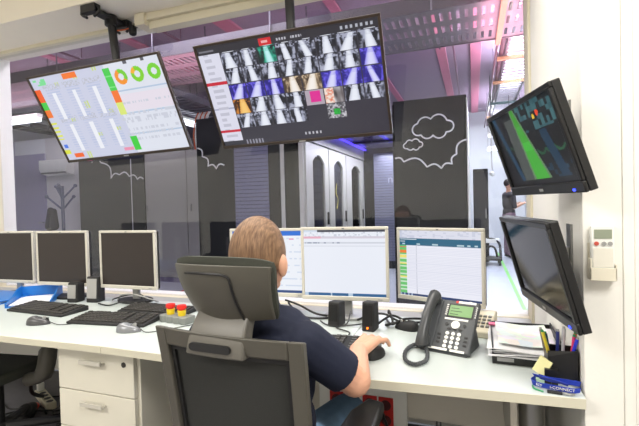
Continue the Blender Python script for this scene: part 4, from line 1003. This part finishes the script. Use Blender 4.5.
# second chair at far left under the desk
t = thing('office_chair', 'dark office chair tucked under the far left desk', 'chair', (-2.46, 1.56, 0), R(8))
MB().prism([(-.22, -.2), (.14, -.2), (.16, 0), (.14, .2), (-.2, .2), (-.24, 0)], .38, .44).build('seat', CHF, t, bevel=.02)
for sx in (-1, 1): MB().tube(smooth_path([(sx * .2, .0, .38), (sx * .30, .0, .42), (sx * .32, .02, .56), (sx * .30, .04, .655)], 6), 0, 10, rs=[.035] * 6 + [.045] * 6 + [.032] * 7).build('arm_support', CHG, t, smooth=True)
for sx in (-1, 1): MB().prism([(sx * .30 - .04, -.1), (sx * .30 + .04, -.1), (sx * .30 + .04, .14), (sx * .30 - .04, .14)], .64, .665).build('armrest_pad', BLK, t, bevel=.01)
MB().cyl((0, 0, .1), (0, 0, .38), .028).build('gas_lift', BLK, t)
MB().shell(lambda u, v: (((u * 2 - 1) * .22, -.24 - .05 * v, .46 + .22 * v), (0, -1, 0)), 6, 6, .04).build('backrest', CHM, t, bevel=.01)
for k in range(5):
    a = R(72 * k + 40); c_, s_ = math.cos(a), math.sin(a)
    MB().tube([(0, 0, .11), (c_ * .29, s_ * .29, .075)], 0, 8, rs=[.03, .018]).build('leg', BLKM, t)
    MB().cyl((c_ * .29 - s_ * .02, s_ * .29 + c_ * .02, .03), (c_ * .29 + s_ * .02, s_ * .29 - c_ * .02, .03), .03).build('castor', BLK, t, smooth=True)

# floor clutter at the left
t = thing('power_strip', 'cream power strip among cables on the floor', 'power strip', (-2.72, 2.02, .0), R(-25))
B(-.16, .16, -.03, .03, 0, .045).build('case', CREAM, t, bevel=.005)
for k in range(5): MB().cyl((-.12 + k * .06, 0, .045), (-.12 + k * .06, 0, .046), .02, 14).build('socket_hole', BLK, t)
B(-.145, -.10, -.02, .02, .046, .10).build('plug', WHT, t, bevel=.005)
t = thing('shoe', 'dark shoe with red side lying under the left desk', 'shoe', (-2.64, 1.84, 0), R(35))
MB().ell((0, 0, .035), (.045, .11, .035)).ell((0, -.04, .055), (.038, .06, .04)).build('upper', BLKM, t, smooth=True)
MB().ell((.0, .09, .022), (.035, .05, .02)).build('toe', mat('red_orange', (226, 60, 30), .5), t, smooth=True)
random.seed(3); mb = MB()
for k in range(9):
    x = -2.95 + k * .12; y = 2.0 + random.uniform(-.15, .1)
    mb.tube(smooth_path([(x - .1, y, .006), (x, y + random.uniform(-.15, .1), .02), (x + .12, y + random.uniform(-.12, .1), .006), (x + .25, y + random.uniform(-.1, .15), .006), (x + .4, y + random.uniform(-.2, .1), .006)], 6), .0055, 6)
mb.tube(smooth_path([(-2.55, 1.93, .70), (-2.5, 1.9, .5), (-2.62, 1.88, .3), (-2.75, 1.95, .1), (-2.7, 2.0, .05)]), .012, 8)
o = mb.build('cable_tangle', BLK, smooth=True); tag(o, 'tangle of black cables on the floor under the left desk', 'cables')

# ================================================================== SEATED MAN
def remesh(o, vox, sm=2, f=.6):
    r_ = o.modifiers.new('remesh', 'REMESH'); r_.mode = 'VOXEL'; r_.voxel_size = vox; r_.use_smooth_shade = True
    s_ = o.modifiers.new('smooth', 'SMOOTH'); s_.iterations = sm; s_.factor = f
PX, PY = -.589, 1.10
t = thing('person', 'seated man with short brown hair and navy shirt, hand on mouse', 'person', (0, 0, 0))
t.location = (PX, 1.05, 0)
def L(p_): return (p_[0] - PX, p_[1] - 1.05, p_[2])
SHR, ELR, WRR = (-.430, 1.05, .905), (-.322, 1.145, .782), (-.366, 1.362, .788)
SHL, ELL, WRL = (-.745, 1.07, .895), (-.83, 1.19, .790), (-.78, 1.37, .785)
b = MB()
HC = (PX, PY, 1.138)
b.ell(L(HC), (.071, .092, .106), 28, 18); b.ell(L((PX, PY + .035, 1.085)), (.056, .062, .06)); b.ell(L((PX, PY + .075, 1.04)), (.03, .025, .022))
b.ell(L((PX, PY + .103, 1.112)), (.012, .016, .022))                                            # nose
b.ell(L((PX, PY + .09, 1.072)), (.026, .012, .008))                                             # lips
for s_ in (-1, 1): b.ell(L((PX + s_ * .076, PY - .002, 1.108)), (.013, .022, .033)); b.ell(L((PX + s_ * .03, PY + .086, 1.138)), (.018, .012, .009))
b.cap(L((PX, 1.065, 1.0)), L((PX, 1.085, 1.09)), .062, .056)
b.cap(L((-.68, 1.075, .89)), L((-.49, 1.075, .89)), .085, .085); b.ell(L((PX, 1.085, .80)), (.155, .10, .17)); b.ell(L((PX, 1.09, .62)), (.15, .105, .15)); b.cap(L((-.66, 1.09, .56)), L((-.51, 1.09, .56)), .09, .09)
for SH, EL, WR in ((SHR, ELR, WRR), (SHL, ELL, WRL)):
    b.cap(L(SH), L(EL), .050, .044); b.cap(L(EL), L(WR), .046, .029)
for s_ in (-1, 1):
    hip = (PX + s_ * .09, 1.08, .53); kn = (PX + s_ * .13, 1.50, .50); an = (PX + s_ * .15, 1.58, .10)
    b.cap(L(hip), L(kn), .082, .06); b.cap(L(kn), L(an), .056, .036); b.cap(L(an), L((an[0], an[1] + .13, .05)), .036, .03)
def hand(b, wr, side, kdir):
    wr = Vector(wr); d = Vector(kdir).normalized(); s = Vector((d.y, -d.x, 0)).normalized()    # s points to the right of d
    palm0 = wr + d * .015; 
    for k in range(4):
        o_ = (k - 1.5) * .018
        b.cap(L(wr + s * o_ * .55 + Vector((0, 0, .002))), L(wr + d * .082 + s * o_ + Vector((0, 0, .012))), .019, .0135, 12)
    for k, ln in enumerate((.90, 1.0, .95, .78) if side > 0 else (.78, .95, 1.0, .90)):
        o_ = (k - 1.5) * .0225; a0 = wr + d * .084 + s * o_ + Vector((0, 0, .012)); a1 = a0 + d * .036 * ln + s * o_ * .30 + Vector((0, 0, -.004)); a2 = a1 + d * .022 * ln + Vector((0, 0, -.014)); a3 = a2 + d * .010 * ln + Vector((0, 0, -.013))
        b.cap(L(a0), L(a1), .0094, .0085, 12); b.cap(L(a1), L(a2), .0085, .0078, 12); b.cap(L(a2), L(a3), .0078, .0070, 12)
    th = -side; t0 = wr + d * .022 + s * th * .020 + Vector((0, 0, -.004)); t1 = wr + d * .055 + s * th * .044 + Vector((0, 0, -.008)); t2 = t1 + d * .030 + s * th * .004 + Vector((0, 0, -.006)); t3 = t2 + d * .02 - s * th * .002
    b.cap(L(t0), L(t1), .0145, .0115, 12); b.cap(L(t1), L(t2), .0112, .0098, 12); b.cap(L(t2), L(t3), .0096, .0085, 12)
hand(b, WRR, 1, (.26, .95, .05)); hand(b, WRL, -1, (.35, .94, -.02))
bo = b.build('body', SKIN, t, smooth=True); remesh(bo, .0028, 2, .4)
# hair
h = MB(); h.ell(L((PX, PY - .006, 1.140)), (.079, .097, .111), 32, 24)
ho = h.build('hair', HAIR, t, smooth=True)
# cut the hair away from face and below the nape
me = ho.data
import bmesh
bm = bmesh.new(); bm.from_mesh(me)
dl = [v for v in bm.verts if (v.co.y + 1.05 > PY + .055 and v.co.z < 1.19) or v.co.z < 1.045 or (v.co.z < 1.095 and v.co.y + 1.05 > PY - .01)]
bmesh.ops.delete(bm, geom=dl, context='VERTS'); bm.to_mesh(me); bm.free()
so = ho.modifiers.new('solid', 'SOLIDIFY'); so.thickness = .012; so.offset = -1
ss = ho.modifiers.new('sub', 'SUBSURF'); ss.levels = 1; ss.render_levels = 1
for s_ in (-1, 1):
    MB().ell(L((PX + s_ * .03, PY + .089, 1.138)), (.011, .009, .008)).build('eye', WHT, t, smooth=True)
MB().ell(L((PX, PY + .096, 1.072)), (.022, .008, .004)).build('lips', mat('lips', (190, 110, 100), .5), t, smooth=True)
# shirt
s = MB()
s.cap(L((-.685, 1.075, .895)), L((-.485, 1.07, .895)), .088, .088); s.ell(L((PX, 1.088, .80)), (.170, .112, .20)); s.ell(L((PX, 1.092, .66)), (.165, .115, .15))
s.cap(L((PX - .09, 1.065, .93)), L((PX + .09, 1.065, .93)), .072, .072); s.cap(L((PX, 1.06, .97)), L((PX, 1.07, 1.015)), .085, .068)
for SH, EL in ((SHR, ELR), (SHL, ELL)):
    SH, EL = Vector(SH), Vector(EL); e = SH.lerp(EL, .72)
    s.cap(L(SH), L(SH.lerp(EL, .5)), .064, .061); s.tube([L(SH.lerp(EL, .3)), L(e), L(SH.lerp(EL, .78))], 0, 20, rs=[.061, .060, .060])
so_ = s.build('shirt', NAVY, t, smooth=True); remesh(so_, .0055, 3, .6)
MB().tube(smooth_path([L((PX - .062, 1.06, 1.03)), L((PX, 1.0, 1.04)), L((PX + .062, 1.06, 1.03)), L((PX, 1.125, 1.005)), L((PX - .062, 1.06, 1.03))], 6), .011, 8).build('collar', NAVY, t, smooth=True)
# undershirt hem and jeans
u_ = MB(); u_.ell(L((PX, 1.085, .585)), (.172, .124, .055)); u_.build('undershirt_hem', WHT, t, smooth=True)
j = MB(); j.cap(L((-.665, 1.09, .555)), L((-.505, 1.09, .555)), .100, .100)
for s_ in (-1, 1):
    hip = (PX + s_ * .09, 1.10, .525); kn = (PX + s_ * .135, 1.50, .495); an = (PX + s_ * .15, 1.58, .12)
    j.cap(L(hip), L(kn), .100, .075); j.cap(L(kn), L(an), .073, .056)
jo = j.build('jeans', DENIM, t, smooth=True); remesh(jo, .007, 3, .6)
for s_ in (-1, 1): MB().ell(L((PX + s_ * .15, 1.66, .045)), (.045, .13, .045)).build('shoe', BLKM, t, smooth=True)

# ================================================================== PERSON IN THE CORRIDOR
t = thing('person', 'standing person in dark shirt far down the corridor', 'person', (.74, 10.2, 0), R(-70))
b = MB(); b.ell((0, .01, 1.60), (.072, .09, .105)).ell((0, .095, 1.59), (.012, .018, .02)).ell((-.075, 0, 1.59), (.01, .02, .03)).ell((.075, 0, 1.59), (.01, .02, .03)).cap((0, 0, 1.42), (0, 0, 1.52), .055, .05)
b.cap((-.13, 0, 1.36), (.13, 0, 1.36), .07, .07).ell((0, 0, 1.2), (.16, .11, .2)).ell((0, 0, .98), (.15, .11, .14))
for s_ in (-1, 1):
    b.cap((s_ * .19, 0, 1.36), (s_ * .22, .02, 1.10), .048, .04); b.cap((s_ * .22, .02, 1.10), (s_ * .15, .24, 1.18), .038, .026)
    for k in range(4): b.cap((s_ * .15 + (k - 1.5) * .012, .25, 1.18), (s_ * .14 + (k - 1.5) * .018, .36, 1.20), .014, .008, 8)
    b.cap((s_ * .15 - s_ * .02, .26, 1.19), (s_ * .11, .30, 1.22), .013, .009, 8)
    b.cap((s_ * .08, 0, .92), (s_ * .09, .0, .5), .08, .055); b.cap((s_ * .09, 0, .5), (s_ * .09, -.02, .09), .052, .036); b.cap((s_ * .09, -.02, .05), (s_ * .09, .13, .04), .036, .03)
o = b.build('body', SKIN, t, smooth=True); remesh(o, .007, 2)
h = MB().ell((0, -.015, 1.635), (.08, .088, .092)).build('hair', mat('dark_hair', (52, 42, 40), .7), t, smooth=True)
s = MB(); s.cap((-.13, 0, 1.36), (.13, 0, 1.36), .085, .085).ell((0, 0, 1.2), (.175, .125, .22)).ell((0, 0, 1.0), (.165, .125, .12))
for s_ in (-1, 1): s.cap((s_ * .19, 0, 1.36), (s_ * .22, .02, 1.12), .062, .055)
o = s.build('shirt', mat('charcoal_shirt', (64, 60, 66), .85), t, smooth=True); remesh(o, .01, 3)
s = MB(); s.cap((-.07, 0, .93), (.07, 0, .93), .11, .11)
for s_ in (-1, 1): s.cap((s_ * .08, 0, .92), (s_ * .09, .0, .5), .095, .075); s.cap((s_ * .09, 0, .5), (s_ * .09, -.02, .10), .073, .06)
o = s.build('trousers', mat('mauve_trousers', (136, 110, 128), .85), t, smooth=True); remesh(o, .01, 3)
for s_ in (-1, 1): MB().ell((s_ * .09, .05, .04), (.045, .13, .04)).build('shoe', BLKM, t, smooth=True)
